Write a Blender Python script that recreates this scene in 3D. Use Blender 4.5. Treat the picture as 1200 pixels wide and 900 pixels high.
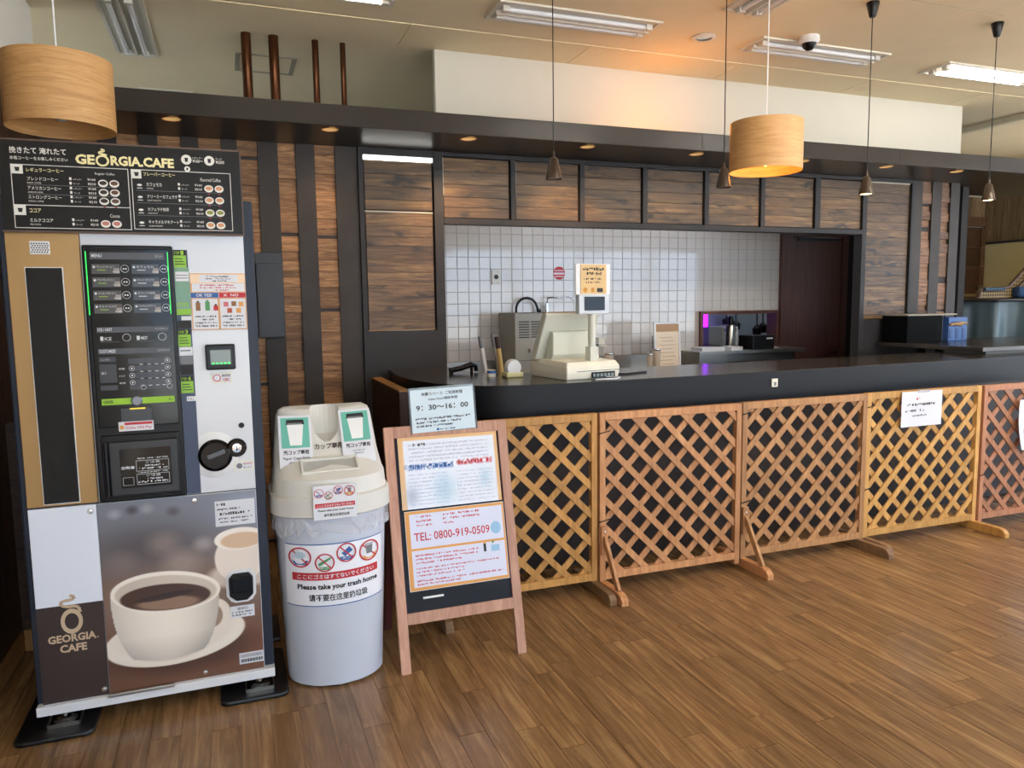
import bpy, bmesh, math, random
import numpy as np
from mathutils import Matrix, Vector

for o in list(bpy.data.objects):
    bpy.data.objects.remove(o)
SC = bpy.context.scene
COL = SC.collection
PI = math.pi
rnd = random.Random(7)

# ------------------------------------------------------------------ camera
def camera():
    yaw, pitch, roll = [math.radians(a) for a in (20.49, 6.107, -0.762)]
    f = Vector((math.sin(yaw)*math.cos(pitch), math.cos(yaw)*math.cos(pitch), -math.sin(pitch)))
    r = Vector((math.cos(yaw), -math.sin(yaw), 0)); u = r.cross(f)
    r2 = math.cos(roll)*r + math.sin(roll)*u; u2 = -math.sin(roll)*r + math.cos(roll)*u
    cam = bpy.data.cameras.new('camera'); o = bpy.data.objects.new('camera', cam); COL.objects.link(o)
    cam.sensor_fit = 'HORIZONTAL'; cam.sensor_width = 36; cam.lens = 877.9/1200*36
    cam.clip_start = .05; cam.clip_end = 200
    m = Matrix((( r2.x, u2.x, -f.x, 0), (r2.y, u2.y, -f.y, 0), (r2.z, u2.z, -f.z, 1.55), (0, 0, 0, 1)))
    o.matrix_world = m
    SC.camera = o
camera()
# ------------------------------------------------------------------ daylight and exposure
W = bpy.data.worlds.new('daylight'); SC.world = W; W.use_nodes = True
W.node_tree.nodes['Background'].inputs[0].default_value = (0.60, 0.80, 1.06, 1)
W.node_tree.nodes['Background'].inputs[1].default_value = 4.6
sun = bpy.data.lights.new('sun', 'SUN'); sun.energy = 24; sun.angle = .01; sun.color = (1, .97, .92)
so_ = bpy.data.objects.new('sun', sun); COL.objects.link(so_); so_.rotation_euler = (math.radians(40), 0, math.radians(32))
VS = SC.view_settings
VS.view_transform = 'Standard'; VS.look = 'None'; VS.gamma = 1; VS.use_curve_mapping = False
VS.exposure = 0.0

# ------------------------------------------------------------------ materials
def S(r, g, b):
    f = lambda c: (c/255/12.92) if c/255 <= .04045 else ((c/255+.055)/1.055)**2.4
    return (f(r), f(g), f(b), 1)
MATS = {}
def nodes(name):
    m = bpy.data.materials.new(name); m.use_nodes = True
    nt = m.node_tree; b = nt.nodes['Principled BSDF']
    return m, nt, b
def mat(name, c, rough=.5, metal=0, emit=None, strength=0, bump=0, bscale=200, var=0, spec=.5, vscale=6, trans=0, alpha=1, coat=0):
    """plain colour with a little procedural mottling and relief"""
    if name in MATS: return MATS[name]
    m, nt, b = nodes(name)
    c = S(*c)
    b.inputs['Base Color'].default_value = c
    b.inputs['Roughness'].default_value = rough; b.inputs['Metallic'].default_value = metal
    b.inputs['Specular IOR Level'].default_value = spec
    b.inputs['Transmission Weight'].default_value = trans; b.inputs['Alpha'].default_value = alpha
    b.inputs['Coat Weight'].default_value = coat
    if emit:
        b.inputs['Emission Color'].default_value = S(*emit); b.inputs['Emission Strength'].default_value = strength
    tc = nt.nodes.new('ShaderNodeTexCoord')
    if var:
        n = nt.nodes.new('ShaderNodeTexNoise'); n.inputs['Scale'].default_value = vscale; n.inputs['Detail'].default_value = 5
        nt.links.new(tc.outputs['Object'], n.inputs['Vector'])
        r = nt.nodes.new('ShaderNodeMapRange'); r.inputs['From Min'].default_value = .3; r.inputs['From Max'].default_value = .7
        r.inputs['To Min'].default_value = 1-var; r.inputs['To Max'].default_value = 1+var
        nt.links.new(n.outputs['Fac'], r.inputs['Value'])
        h = nt.nodes.new('ShaderNodeHueSaturation'); h.inputs['Color'].default_value = c
        nt.links.new(r.outputs['Result'], h.inputs['Value']); nt.links.new(h.outputs['Color'], b.inputs['Base Color'])
    if bump:
        n = nt.nodes.new('ShaderNodeTexNoise'); n.inputs['Scale'].default_value = bscale; n.inputs['Detail'].default_value = 3
        nt.links.new(tc.outputs['Object'], n.inputs['Vector'])
        bp = nt.nodes.new('ShaderNodeBump'); bp.inputs['Strength'].default_value = bump; bp.inputs['Distance'].default_value = .002
        nt.links.new(n.outputs['Fac'], bp.inputs['Height']); nt.links.new(bp.outputs['Normal'], b.inputs['Normal'])
    MATS[name] = m
    return m
def wood(name, c1, c2, scale=(3, 60, 60), rough=.5, randv=.25, detail=6, bump=.15, dist=1.2, knots=0, spec=.4, third=None, hue=0):
    """grain stretched along the axis with the small scale; every object gets its own offset and tone"""
    if name in MATS: return MATS[name]
    m, nt, b = nodes(name); N = nt.nodes.new; L = nt.links.new
    tc = N('ShaderNodeTexCoord'); oi = N('ShaderNodeObjectInfo')
    mul = N('ShaderNodeVectorMath'); mul.operation = 'MULTIPLY'; mul.inputs[1].default_value = (13.1, 7.7, 5.3)
    L(oi.outputs['Random'], mul.inputs[0])
    add = N('ShaderNodeVectorMath'); add.operation = 'ADD'
    L(tc.outputs['Object'], add.inputs[0]); L(mul.outputs[0], add.inputs[1])
    mp = N('ShaderNodeMapping'); mp.inputs['Scale'].default_value = scale
    L(add.outputs[0], mp.inputs['Vector'])
    n = N('ShaderNodeTexNoise'); n.inputs['Scale'].default_value = 1; n.inputs['Detail'].default_value = detail
    n.inputs['Roughness'].default_value = .65; n.inputs['Distortion'].default_value = dist
    L(mp.outputs[0], n.inputs['Vector'])
    ramp = N('ShaderNodeValToRGB'); e = ramp.color_ramp.elements
    e[0].position = .3; e[0].color = S(*c1); e[1].position = .72; e[1].color = S(*c2)
    if third:
        t = e.new(.5); t.color = S(*third)
    L(n.outputs['Fac'], ramp.inputs['Fac'])
    col = ramp.outputs['Color']
    if knots:
        mp2 = N('ShaderNodeMapping'); mp2.inputs['Scale'].default_value = (4.5, 9, 9)
        L(add.outputs[0], mp2.inputs['Vector'])
        n3 = N('ShaderNodeTexNoise'); n3.inputs['Scale'].default_value = 1.1; n3.inputs['Detail'].default_value = 1
        L(mp2.outputs[0], n3.inputs['Vector'])
        w = N('ShaderNodeTexWave'); w.wave_type = 'RINGS'; w.inputs['Scale'].default_value = 1.6; w.inputs['Distortion'].default_value = 9
        w.inputs['Detail'].default_value = 3
        L(mp2.outputs[0], w.inputs['Vector'])
        kr = N('ShaderNodeMapRange'); kr.inputs['From Min'].default_value = .56; kr.inputs['From Max'].default_value = .68
        kr.inputs['To Max'].default_value = knots
        L(n3.outputs['Fac'], kr.inputs['Value'])
        km = N('ShaderNodeMath'); km.operation = 'MULTIPLY'; L(kr.outputs['Result'], km.inputs[0]); L(w.outputs['Fac'], km.inputs[1])
        mx = N('ShaderNodeMix'); mx.data_type = 'RGBA'; L(km.outputs[0], mx.inputs['Factor'])
        L(col, mx.inputs['A']); mx.inputs['B'].default_value = S(*[k*.45 for k in c1]); col = mx.outputs['Result']
    r = N('ShaderNodeMapRange'); r.inputs['To Min'].default_value = 1-randv; r.inputs['To Max'].default_value = 1+randv
    L(oi.outputs['Random'], r.inputs['Value'])
    h = N('ShaderNodeHueSaturation'); L(col, h.inputs['Color']); L(r.outputs['Result'], h.inputs['Value'])
    L(h.outputs['Color'], b.inputs['Base Color'])
    b.inputs['Roughness'].default_value = rough; b.inputs['Specular IOR Level'].default_value = spec
    if bump:
        bp = N('ShaderNodeBump'); bp.inputs['Strength'].default_value = bump; bp.inputs['Distance'].default_value = .002
        L(n.outputs['Fac'], bp.inputs['Height']); L(bp.outputs['Normal'], b.inputs['Normal'])
    MATS[name] = m
    return m
def vcol_mat(name, rough=.35, coat=.3, bump=0):
    if name in MATS: return MATS[name]
    m, nt, b = nodes(name)
    a = nt.nodes.new('ShaderNodeVertexColor'); a.layer_name = 'print'
    nt.links.new(a.outputs['Color'], b.inputs['Base Color'])
    b.inputs['Roughness'].default_value = rough; b.inputs['Coat Weight'].default_value = coat
    b.inputs['Coat Roughness'].default_value = .12 if not bump else .04
    if bump:
        tc = nt.nodes.new('ShaderNodeTexCoord'); n = nt.nodes.new('ShaderNodeTexNoise')
        n.inputs['Scale'].default_value = 60; n.inputs['Detail'].default_value = 3; n.inputs['Distortion'].default_value = 1.5
        nt.links.new(tc.outputs['Object'], n.inputs['Vector'])
        bp = nt.nodes.new('ShaderNodeBump'); bp.inputs['Strength'].default_value = bump; bp.inputs['Distance'].default_value = .03
        nt.links.new(n.outputs['Fac'], bp.inputs['Height']); nt.links.new(bp.outputs['Normal'], b.inputs['Coat Normal'])
    MATS[name] = m
    return m
def clear_mat(name, c=(255, 255, 255), mixf=.12, rough=.05):
    if name in MATS: return MATS[name]
    m = bpy.data.materials.new(name); m.use_nodes = True; nt = m.node_tree
    nt.nodes.remove(nt.nodes['Principled BSDF'])
    t = nt.nodes.new('ShaderNodeBsdfTransparent'); t.inputs[0].default_value = S(*c)
    g = nt.nodes.new('ShaderNodeBsdfPrincipled'); g.inputs['Roughness'].default_value = rough; g.inputs['Base Color'].default_value = S(*c)
    mx = nt.nodes.new('ShaderNodeMixShader'); mx.inputs[0].default_value = mixf
    nt.links.new(t.outputs[0], mx.inputs[1]); nt.links.new(g.outputs[0], mx.inputs[2])
    nt.links.new(mx.outputs[0], nt.nodes['Material Output'].inputs[0])
    MATS[name] = m
    return m

# ------------------------------------------------------------------ mesh builder
class MB:
    def __init__(s): s.v = []; s.f = []; s.m = []; s.mats = []
    def mi(s, m):
        if m not in s.mats: s.mats.append(m)
        return s.mats.index(m)
    def add(s, vs, fs, m=None):
        k = len(s.v); s.v += [tuple(v) for v in vs]; s.f += [tuple(i+k for i in f) for f in fs]
        s.m += [s.mi(m) if m else 0]*len(fs); return s
    def box(s, x0, x1, y0, y1, z0, z1, m=None, M=None):
        vs = [Vector((x, y, z)) for z in (z0, z1) for y in (y0, y1) for x in (x0, x1)]
        if M: vs = [M @ v for v in vs]
        return s.add(vs, [(0, 2, 3, 1), (4, 5, 7, 6), (0, 1, 5, 4), (2, 6, 7, 3), (0, 4, 6, 2), (1, 3, 7, 5)], m)
    def bar(s, p0, p1, w, t, up=(0, -1, 0), m=None):
        """rectangular bar from p0 to p1, w across, t along 'up'"""
        p0, p1 = Vector(p0), Vector(p1); d = (p1-p0).normalized(); up = Vector(up); a = d.cross(up).normalized(); u = a.cross(d).normalized()
        vs = [p+a*(i*w/2)+u*(j*t/2) for p in (p0, p1) for i, j in ((-1, -1), (1, -1), (1, 1), (-1, 1))]
        return s.add(vs, [(3, 2, 1, 0), (4, 5, 6, 7), (0, 1, 5, 4), (1, 2, 6, 5), (2, 3, 7, 6), (3, 0, 4, 7)], m)
    def tube(s, pts, r, n=10, caps=True, m=None):
        pts = [Vector(p) for p in pts]; rs = r if isinstance(r, (list, tuple)) else [r]*len(pts)
        rings = []; ref = Vector((0, 0, 1))
        for i, p in enumerate(pts):
            d = (pts[min(i+1, len(pts)-1)]-pts[max(i-1, 0)]).normalized()
            if abs(d.dot(ref)) > .95: ref = Vector((1, 0, 0)) if abs(d.x) < .9 else Vector((0, 1, 0))
            a = d.cross(ref).normalized(); b = a.cross(d).normalized(); ref = b
            rings.append([p+rs[i]*(math.cos(2*PI*k/n)*a+math.sin(2*PI*k/n)*b) for k in range(n)])
        vs = [v for q in rings for v in q]; fs = []
        for i in range(len(pts)-1):
            for k in range(n): fs.append((i*n+k, i*n+(k+1) % n, (i+1)*n+(k+1) % n, (i+1)*n+k))
        if caps: fs += [tuple(range(n-1, -1, -1)), tuple((len(pts)-1)*n+k for k in range(n))]
        return s.add(vs, fs, m)
    def lathe(s, prof, n=32, c=(0, 0, 0), m=None, caps=False, a0=0, a1=2*PI):
        full = abs(a1-a0-2*PI) < 1e-6; q = n if full else n+1
        vs = [(c[0]+r*math.cos(a0+(a1-a0)*k/n), c[1]+r*math.sin(a0+(a1-a0)*k/n), c[2]+z) for r, z in prof for k in range(q)]
        fs = []
        for i in range(len(prof)-1):
            for k in range(n): fs.append((i*q+k, i*q+(k+1) % q, (i+1)*q+(k+1) % q, (i+1)*q+k))
        if caps: fs += [tuple(range(q-1, -1, -1)), tuple((len(prof)-1)*q+k for k in range(q))]
        return s.add(vs, fs, m)
    def loft(s, secs, m=None, caps=True):
        n = len(secs[0]); vs = [v for q in secs for v in q]; fs = []
        for i in range(len(secs)-1):
            for k in range(n): fs.append((i*n+k, i*n+(k+1) % n, (i+1)*n+(k+1) % n, (i+1)*n+k))
        if caps: fs += [tuple(range(n-1, -1, -1)), tuple((len(secs)-1)*n+k for k in range(n))]
        return s.add(vs, fs, m)
    def prism_xz(s, poly, y0, y1, m=None):
        n = len(poly); vs = [(x, y0, z) for x, z in poly]+[(x, y1, z) for x, z in poly]
        return s.add(vs, [tuple(range(n)), tuple(range(2*n-1, n-1, -1))]+[(k, k+n, (k+1) % n+n, (k+1) % n) for k in range(n)], m)
    def prism_xy(s, poly, z0, z1, m=None):
        n = len(poly); vs = [(x, y, z0) for x, y in poly]+[(x, y, z1) for x, y in poly]
        return s.add(vs, [tuple(range(n-1, -1, -1)), tuple(range(n, 2*n))]+[(k, (k+1) % n, (k+1) % n+n, k+n) for k in range(n)], m)
    def prism_yz(s, poly, x0, x1, m=None):
        n = len(poly); vs = [(x0, y, z) for y, z in poly]+[(x1, y, z) for y, z in poly]
        return s.add(vs, [tuple(range(n-1, -1, -1)), tuple(range(n, 2*n))]+[(k, (k+1) % n, (k+1) % n+n, k+n) for k in range(n)], m)
    def mesh(s, name, m=None, smooth=None):
        me = bpy.data.meshes.new(name); me.from_pydata(s.v, [], s.f)
        if s.mats:
            for q in s.mats: me.materials.append(q)
            me.polygons.foreach_set('material_index', s.m)
        elif m: me.materials.append(m)
        bm = bmesh.new(); bm.from_mesh(me); bmesh.ops.recalc_face_normals(bm, faces=bm.faces); bm.to_mesh(me); bm.free()
        if smooth:
            me.polygons.foreach_set('use_smooth', [True]*len(me.polygons)); me.set_sharp_from_angle(angle=math.radians(smooth))
        me.update(); return me
    def build(s, name, m=None, parent=None, smooth=None, bevel=0, seg=2):
        return link(name, s.mesh(name, m, smooth), parent, bevel, seg)
def link(name, me, parent=None, bevel=0, seg=2):
    o = bpy.data.objects.new(name, me); COL.objects.link(o)
    if parent: o.parent = parent
    if bevel:
        b = o.modifiers.new('bevel', 'BEVEL'); b.width = bevel; b.segments = seg; b.limit_method = 'ANGLE'; b.angle_limit = .6
    return o
def B(name, m, parent, x0, x1, y0, y1, z0, z1, bevel=0): return MB().box(x0, x1, y0, y1, z0, z1).build(name, m, parent, bevel=bevel)
def tag(o, label=None, cat=None, group=None, kind=None):
    if label: o['label'] = label
    if cat: o['category'] = cat
    if group: o['group'] = group
    if kind: o['kind'] = kind
    return o
def thing(name, label, cat, loc=(0, 0, 0), rz=0, group=None):
    o = bpy.data.objects.new(name, None); COL.objects.link(o); o.location = loc; o.rotation_euler = (0, 0, rz); o.empty_display_size = .1
    return tag(o, label, cat, group)
def struct(name, o=None, label=None, cat=None):
    if o is None: o = bpy.data.objects.new(name, None); COL.objects.link(o)
    o['kind'] = 'structure'; return tag(o, label, cat)

# ------------------------------------------------------------------ flat print: shapes and lettering in a local XZ plane that faces -Y
DECS = []
class Dec:
    def __init__(s, parent, y=0, name='lettering', warp=None):
        s.p = parent; s.y = y; s.name = name; s.w = warp; s.mb = MB(); s.t = []; DECS.append(s)
    def poly(s, m, pts, k=1): s.mb.add([(x, s.y-.0004*k, z) for x, z in pts], [tuple(range(len(pts)))], m); return s
    def rect(s, m, x0, x1, z0, z1, k=1, nx=1):
        for i in range(nx):
            a = x0+(x1-x0)*i/nx; b = x0+(x1-x0)*(i+1)/nx
            s.poly(m, [(a, z0), (b, z0), (b, z1), (a, z1)], k)
        return s
    def ell(s, m, x, z, rx, rz=None, k=1, n=24): rz = rz or rx; return s.poly(m, [(x+rx*math.cos(2*PI*i/n), z+rz*math.sin(2*PI*i/n)) for i in range(n)], k)
    def ring(s, m, x, z, r, t, k=1, n=28, rz=None):
        q = (rz or r)/r
        for i in range(n):
            a, b = 2*PI*i/n, 2*PI*(i+1)/n
            s.poly(m, [(x+rr*math.cos(c), z+rr*q*math.sin(c)) for rr, c in ((r, a), (r, b), (r-t, b), (r-t, a))], k)
        return s
    def line(s, m, pts, t, k=1):
        for (x0, z0), (x1, z1) in zip(pts, pts[1:]):
            d = math.hypot(x1-x0, z1-z0) or 1; nx, nz = -(z1-z0)/d*t/2, (x1-x0)/d*t/2
            s.poly(m, [(x0+nx, z0+nz), (x1+nx, z1+nz), (x1-nx, z1-nz), (x0-nx, z0-nz)], k)
        return s
    def frame(s, m, x0, x1, z0, z1, t, k=1):
        return s.rect(m, x0, x1, z0, z0+t, k).rect(m, x0, x1, z1-t, z1, k).rect(m, x0, x0+t, z0, z1, k).rect(m, x1-t, x1, z0, z1, k)
    def text(s, m, body, x0, z, h, x1=None, bold=0, k=2, align='l', shear=0): s.t.append((m, body, x0, z, h, x1, bold, k, align, shear)); return s
    def greek(s, m, x0, x1, z, h, seed=0, k=2):
        r = random.Random(seed*7919+int(z*1e5)); x = x0
        while x < x1-h*.3:
            w = h*r.choice((.35, .6, .8, .9)); w = min(w, x1-x)
            if r.random() > .12:
                s.rect(m, x, x+w*.82, z+h*r.choice((0, .1, .45)), z+h*r.choice((1, .9, .6)), k)
            x += w+h*.1
        return s
def finish_dec():
    tmp = []
    for d in DECS:
        for t in d.t:
            c = bpy.data.curves.new('t', 'FONT'); c.body = t[1]; c.resolution_u = 2; c.offset = t[6]; c.shear = t[9]
            o = bpy.data.objects.new('t', c); COL.objects.link(o); tmp.append((d, t, o))
    dg = bpy.context.evaluated_depsgraph_get(); dg.update()
    for d, t, o in tmp:
        me = bpy.data.meshes.new_from_object(o.evaluated_get(dg))
        n = len(me.vertices)
        if n:
            co = np.empty(n*3); me.vertices.foreach_get('co', co); co = co.reshape(n, 3)
            x, y = co[:, 0], co[:, 1]; ww, hh = max(np.ptp(x), 1e-4), max(np.ptp(y), 1e-4)
            m, body, x0, z, h, x1, bold, k, align, shear = t
            sz = h/hh; sx = (x1-x0)/ww if x1 is not None else sz
            X = (x-x.min())*sx; Z = (y-y.min())*sz+z
            X = X+x0 if align == 'l' or x1 is not None else (X+x0-ww*sx/2 if align == 'c' else X+x0-ww*sx)
            d.mb.add([(a, d.y-.0004*k, b) for a, b in zip(X, Z)], [tuple(p.vertices) for p in me.polygons], m)
        bpy.data.meshes.remove(me); cu = o.data; bpy.data.objects.remove(o); bpy.data.curves.remove(cu)
    for d in DECS:
        if not d.mb.v: continue
        if d.w: d.mb.v = [d.w(*v) for v in d.mb.v]
        me = bpy.data.meshes.new(d.name); me.from_pydata(d.mb.v, [], d.mb.f)
        for q in d.mb.mats: me.materials.append(q)
        me.polygons.foreach_set('material_index', d.mb.m); me.update()
        link(d.name, me, d.p)['kind'] = 'stuff'

# printed pictures: a fine grid whose corners carry the ink colour
class Pic:
    def __init__(s, x0, x1, z0, z1, nx, nz, base=(255, 255, 255)):
        s.b = (x0, x1, z0, z1); s.nx, s.nz = nx, nz
        s.X, s.Z = np.meshgrid(np.linspace(x0, x1, nx+1), np.linspace(z0, z1, nz+1))
        s.C = np.zeros(s.X.shape+(3,)); s.C[:] = base
    def mix(s, c, a): a = np.clip(a, 0, 1)[..., None]; s.C = s.C*(1-a)+np.array(c, float)*a; return s
    def ell(s, c, x, z, rx, rz, soft=.04, a=1, tilt=0):
        dx, dz = s.X-x, s.Z-z; t = math.tan(tilt); dz = dz-dx*t
        d = np.sqrt((dx/rx)**2+(dz/rz)**2); return s.mix(c, a*(1-np.clip((d-1)/soft+.5, 0, 1)))
    def build(s, name, m, parent, y=0, thick=0, warp=None):
        nx, nz = s.nx, s.nz; V = [(x, y, z) for x, z in zip(s.X.ravel(), s.Z.ravel())]
        F = [(j*(nx+1)+i, j*(nx+1)+i+1, (j+1)*(nx+1)+i+1, (j+1)*(nx+1)+i) for j in range(nz) for i in range(nx)]
        if warp: V = [warp(*v) for v in V]
        me = bpy.data.meshes.new(name); me.from_pydata(V, [], F); me.materials.append(m)
        at = me.color_attributes.new('print', 'FLOAT_COLOR', 'POINT')
        c = np.clip(s.C/255, 0, 1); lin = np.where(c <= .04045, c/12.92, ((c+.055)/1.055)**2.4)
        at.data.foreach_set('color', np.concatenate([lin, np.ones(lin.shape[:2]+(1,))], -1).ravel().astype('f'))
        me.update(); return link(name, me, parent)

# ------------------------------------------------------------------ shared materials
BLACKWOOD = mat('black_stained_board', (54, 52, 53), .5, var=.08, bump=.1, bscale=60, spec=.2)
SOFFITM = mat('dark_umber_laminate', (49, 42, 37), .3, var=.05, bump=.05, spec=.3)
CEIL = mat('painted_ceiling', (230, 214, 182), .9, var=.02, bump=.1)
CEIL2 = mat('mineral_fibre_ceiling_board', (232, 216, 182), .95, var=.06, vscale=90, bump=.5, bscale=160)
WHITEW = mat('white_wall_paint', (226, 222, 212), .8, var=.015)
WHITE = mat('white_plastic', (226, 226, 226), .4)
PAPER = mat('white_paper', (222, 223, 228), .7)
INK = mat('black_ink', (28, 26, 28), .6)
BLACK = mat('black_plastic', (18, 18, 20), .3, spec=.25)
GLOSSBLACK = mat('gloss_black_panel', (7, 8, 10), .1, spec=.3)
NAVY = mat('blue_grey_enamel', (44, 50, 62), .4, spec=.25)
STEEL = mat('brushed_steel', (186, 184, 178), .28, metal=1, var=.04, vscale=20)
CHROME = mat('chrome', (215, 215, 215), .08, metal=1)
CREAM = mat('aged_cream_plastic', (228, 222, 204), .45, var=.03)
RED = mat('red_ink', (190, 44, 52), .6)
BLUE = mat('blue_ink', (52, 98, 160), .6)
GREEN = mat('green_ink', (86, 150, 96), .6)
ORANGE = mat('orange_ink', (222, 158, 84), .6)
GREY = mat('grey_ink', (120, 122, 126), .6)

# ------------------------------------------------------------------ floor: boards run away from the camera
FLOORW = wood('oak_floor_board', (102, 75, 47), (166, 132, 92), (30, 2.2, 30), .27, randv=.16, bump=.1, dist=.8, third=(134, 101, 67), knots=.12, spec=.6)
def floor_sheet():
    if 'floor_sheet' in MATS: return MATS['floor_sheet']
    m, nt, b = nodes('floor_sheet'); N = nt.nodes.new; L = nt.links.new
    tc = N('ShaderNodeTexCoord'); mp = N('ShaderNodeMapping'); mp.inputs['Rotation'].default_value = (0, 0, PI/2)
    L(tc.outputs['Object'], mp.inputs['Vector'])
    br = N('ShaderNodeTexBrick'); br.inputs['Color1'].default_value = S(124, 92, 60); br.inputs['Color2'].default_value = S(140, 106, 72)
    br.inputs['Mortar'].default_value = S(80, 56, 36); br.inputs['Scale'].default_value = 1; br.inputs['Mortar Size'].default_value = .0012
    br.inputs['Brick Width'].default_value = .9; br.inputs['Row Height'].default_value = .104
    L(mp.outputs[0], br.inputs['Vector'])
    mp2 = N('ShaderNodeMapping'); mp2.inputs['Scale'].default_value = (34, 2.6, 34); L(tc.outputs['Object'], mp2.inputs['Vector'])
    n = N('ShaderNodeTexNoise'); n.inputs['Scale'].default_value = 1; n.inputs['Detail'].default_value = 6; L(mp2.outputs[0], n.inputs['Vector'])
    r = N('ShaderNodeMapRange'); r.inputs['From Min'].default_value = .3; r.inputs['From Max'].default_value = .7; r.inputs['To Min'].default_value = .7; r.inputs['To Max'].default_value = 1.2
    L(n.outputs['Fac'], r.inputs['Value'])
    h = N('ShaderNodeHueSaturation'); L(br.outputs['Color'], h.inputs['Color']); L(r.outputs['Result'], h.inputs['Value']); L(h.outputs['Color'], b.inputs['Base Color'])
    b.inputs['Roughness'].default_value = .27
    MATS['floor_sheet'] = m; return m
XL, XR, YF, YB, ZC = -.97, 9.6, -3.6, 7.4, 3.25
floor = struct('floor', B('floor', floor_sheet(), None, XL, XR+.1, YF, YB+.1, -.1, -.004))
PW, PL = .104, .9
pm = MB().box(.0011, PW-.0011, .0011, PL-.0011, -.005, 0).mesh('plank', FLOORW)
cnt = 0
for i in range(-1, 62):
    x = -.969+.104*i+.104
    off = rnd.random()*PL
    for j in range(-1, 6):
        y = 1.0+off+j*PL
        if x+PW > XR: continue
        ok = False     # keep the boards that the view shows in the open floor before the counter
        for px, py in ((x, y), (x+PW, y), (x, y+PL), (x+PW, y+PL), (x+PW/2, y+PL/2)):
            lo = 2.9-(px+.81)*.4 if px < 2.39 else 1.55+(px-2.39)*.71
            if lo-.12 < py < 3.95 and px < 5.6: ok = True
        if not ok or y < YF or cnt >= 300: continue
        o = link('plank', pm, floor); o.location = (x, y, 0); cnt += 1

# ------------------------------------------------------------------ ceiling and outer walls
ceil = struct('ceiling', MB().box(XL-.1, XR+.1, YF, YB+.1, ZC, ZC+.12).box(-4.1, XL-.1, 5.0, YB+.1, ZC, ZC+.12).build('ceiling', CEIL))
for i in range(6):      # rough fibre boards before the white bulkhead
    B('ceiling_board', CEIL2, ceil, -.1+i*1.22, 1.112+i*1.22, 4.66, 5.06 if i > 0 else 5.9, ZC-.004, ZC+.001)
for (a, b_, c, d) in ((-.97, 4.5, 3.4, 3.402), (-.97, 4.5, 2.2, 2.202), (1.6, 1.602, .3, 3.4), (3.4, 3.402, .3, 3.4)):
    B('ceiling_joint', mat('joint_shadow_gap', (150, 142, 130), .9), ceil, a, b_, c, d, ZC-.0008, ZC+.001)
DARKW = wood('dark_board_cladding', (46, 30, 20), (96, 66, 44), (5, 40, 40), .5, randv=.2)
wl = struct('wall_left', B('wall_left', WHITEW, None, XL-.1, XL, YF, 5.1, 0, ZC))
struct('wall_far_left', MB().box(-4.1, -4, 5.1, YB, 0, .4).box(-4.1, -4, 5.1, YB, 3.15, ZC).box(-4, XL-.1, 5.0, 5.1, 0, ZC).build('wall_far_left', WHITEW))
w = struct('window_12', MB().box(-4.08, -4.02, 5.1, 5.16, .4, 3.15).box(-4.08, -4.02, YB-.06, YB, .4, 3.15).box(-4.08, -4.02, 6.22, 6.28, .4, 3.15).build('window_12', mat('bronze_window_frame', (70, 66, 62), .4, metal=.6))); B('pane', clear_mat('window_glass', mixf=.05), w, -4.053, -4.047, 5.16, 6.22, .4, 3.15); B('pane', clear_mat('window_glass', mixf=.05), w, -4.053, -4.047, 6.28, YB-.06, .4, 3.15)  # added unseen window, lets sky light onto the rear ceiling
struct('floor_far_left', B('floor_far_left', floor_sheet(), None, -4, XL, 5.1, YB, -.1, -.004))
for k in range(12):
    y0 = 2.2+k*.24
    if y0 < 5.0: B('plank', wood('dark_upright_board', (40, 26, 18), (86, 58, 36), (40, 40, 3), .5, randv=.25), wl, XL, XL+.012, y0, y0+.236, .1, 2.63)
OAK = wood('honey_oak_trim', (142, 98, 50), (186, 138, 78), (40, 3, 40), .45, randv=.08)
struct('baseboard_left', B('baseboard_left', OAK, None, XL, XL+.02, 2.2, 3.86, 0, .1, .003))
# low partition behind the machine that the left skirting turns into
lp = struct('wall_low_partition', B('wall_low_partition', DARKW, None, XL, -.02, 3.87, 3.95, 0, 1.05))
struct('baseboard_partition', B('baseboard_partition', OAK, None, XL+.02, -.02, 3.85, 3.87, 0, .1, .003))
# shop front behind the viewer: glazed to door height, so daylight falls in over the viewer's shoulder
FR = mat('bronze_window_frame', (70, 66, 62), .4, metal=.6)
GL = clear_mat('window_glass', mixf=.05)
wf = struct('wall_front', MB().box(XL-.1, XR+.1, YF-.15, YF, 3.1, ZC).box(XL-.1, XR+.1, YF-.15, YF, -.1, .12).build('wall_front', WHITEW))
nw = 6
for k in range(nw):
    a = XL+(XR-XL)*k/nw; b_ = XL+(XR-XL)*(k+1)/nw
    w = struct('window_%d' % (k+1), MB().box(a, a+.06, YF-.1, YF-.04, .12, 3.1).box(b_-.06, b_, YF-.1, YF-.04, .12, 3.1).box(a+.06, b_-.06, YF-.1, YF-.04, 3.04, 3.1).box(a+.06, b_-.06, YF-.1, YF-.04, .12, .18).build('window_%d' % (k+1), FR))
    B('pane', GL, w, a+.06, b_-.06, YF-.075, YF-.069, .18, 3.04)
wr = struct('wall_right', MB().box(XR, XR+.12, 5.2, YB, 0, ZC).box(XR, XR+.12, YF, 5.2, 3.1, ZC).box(XR, XR+.12, YF, 5.2, -.1, .4).build('wall_right', mat('cream_wall_paint', (214, 200, 150), .7, var=.02)))
for k in range(4):
    a = YF+(5.2-YF)*k/4; b_ = YF+(5.2-YF)*(k+1)/4
    w = struct('window_%d' % (k+7), MB().box(XR+.03, XR+.09, a, a+.06, .4, 3.1).box(XR+.03, XR+.09, b_-.06, b_, .4, 3.1).box(XR+.03, XR+.09, a+.06, b_-.06, 3.04, 3.1).box(XR+.03, XR+.09, a+.06, b_-.06, .4, .46).build('window_%d' % (k+7), FR))
    B('pane', GL, w, XR+.055, XR+.061, a+.06, b_-.06, .46, 3.04)
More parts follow.
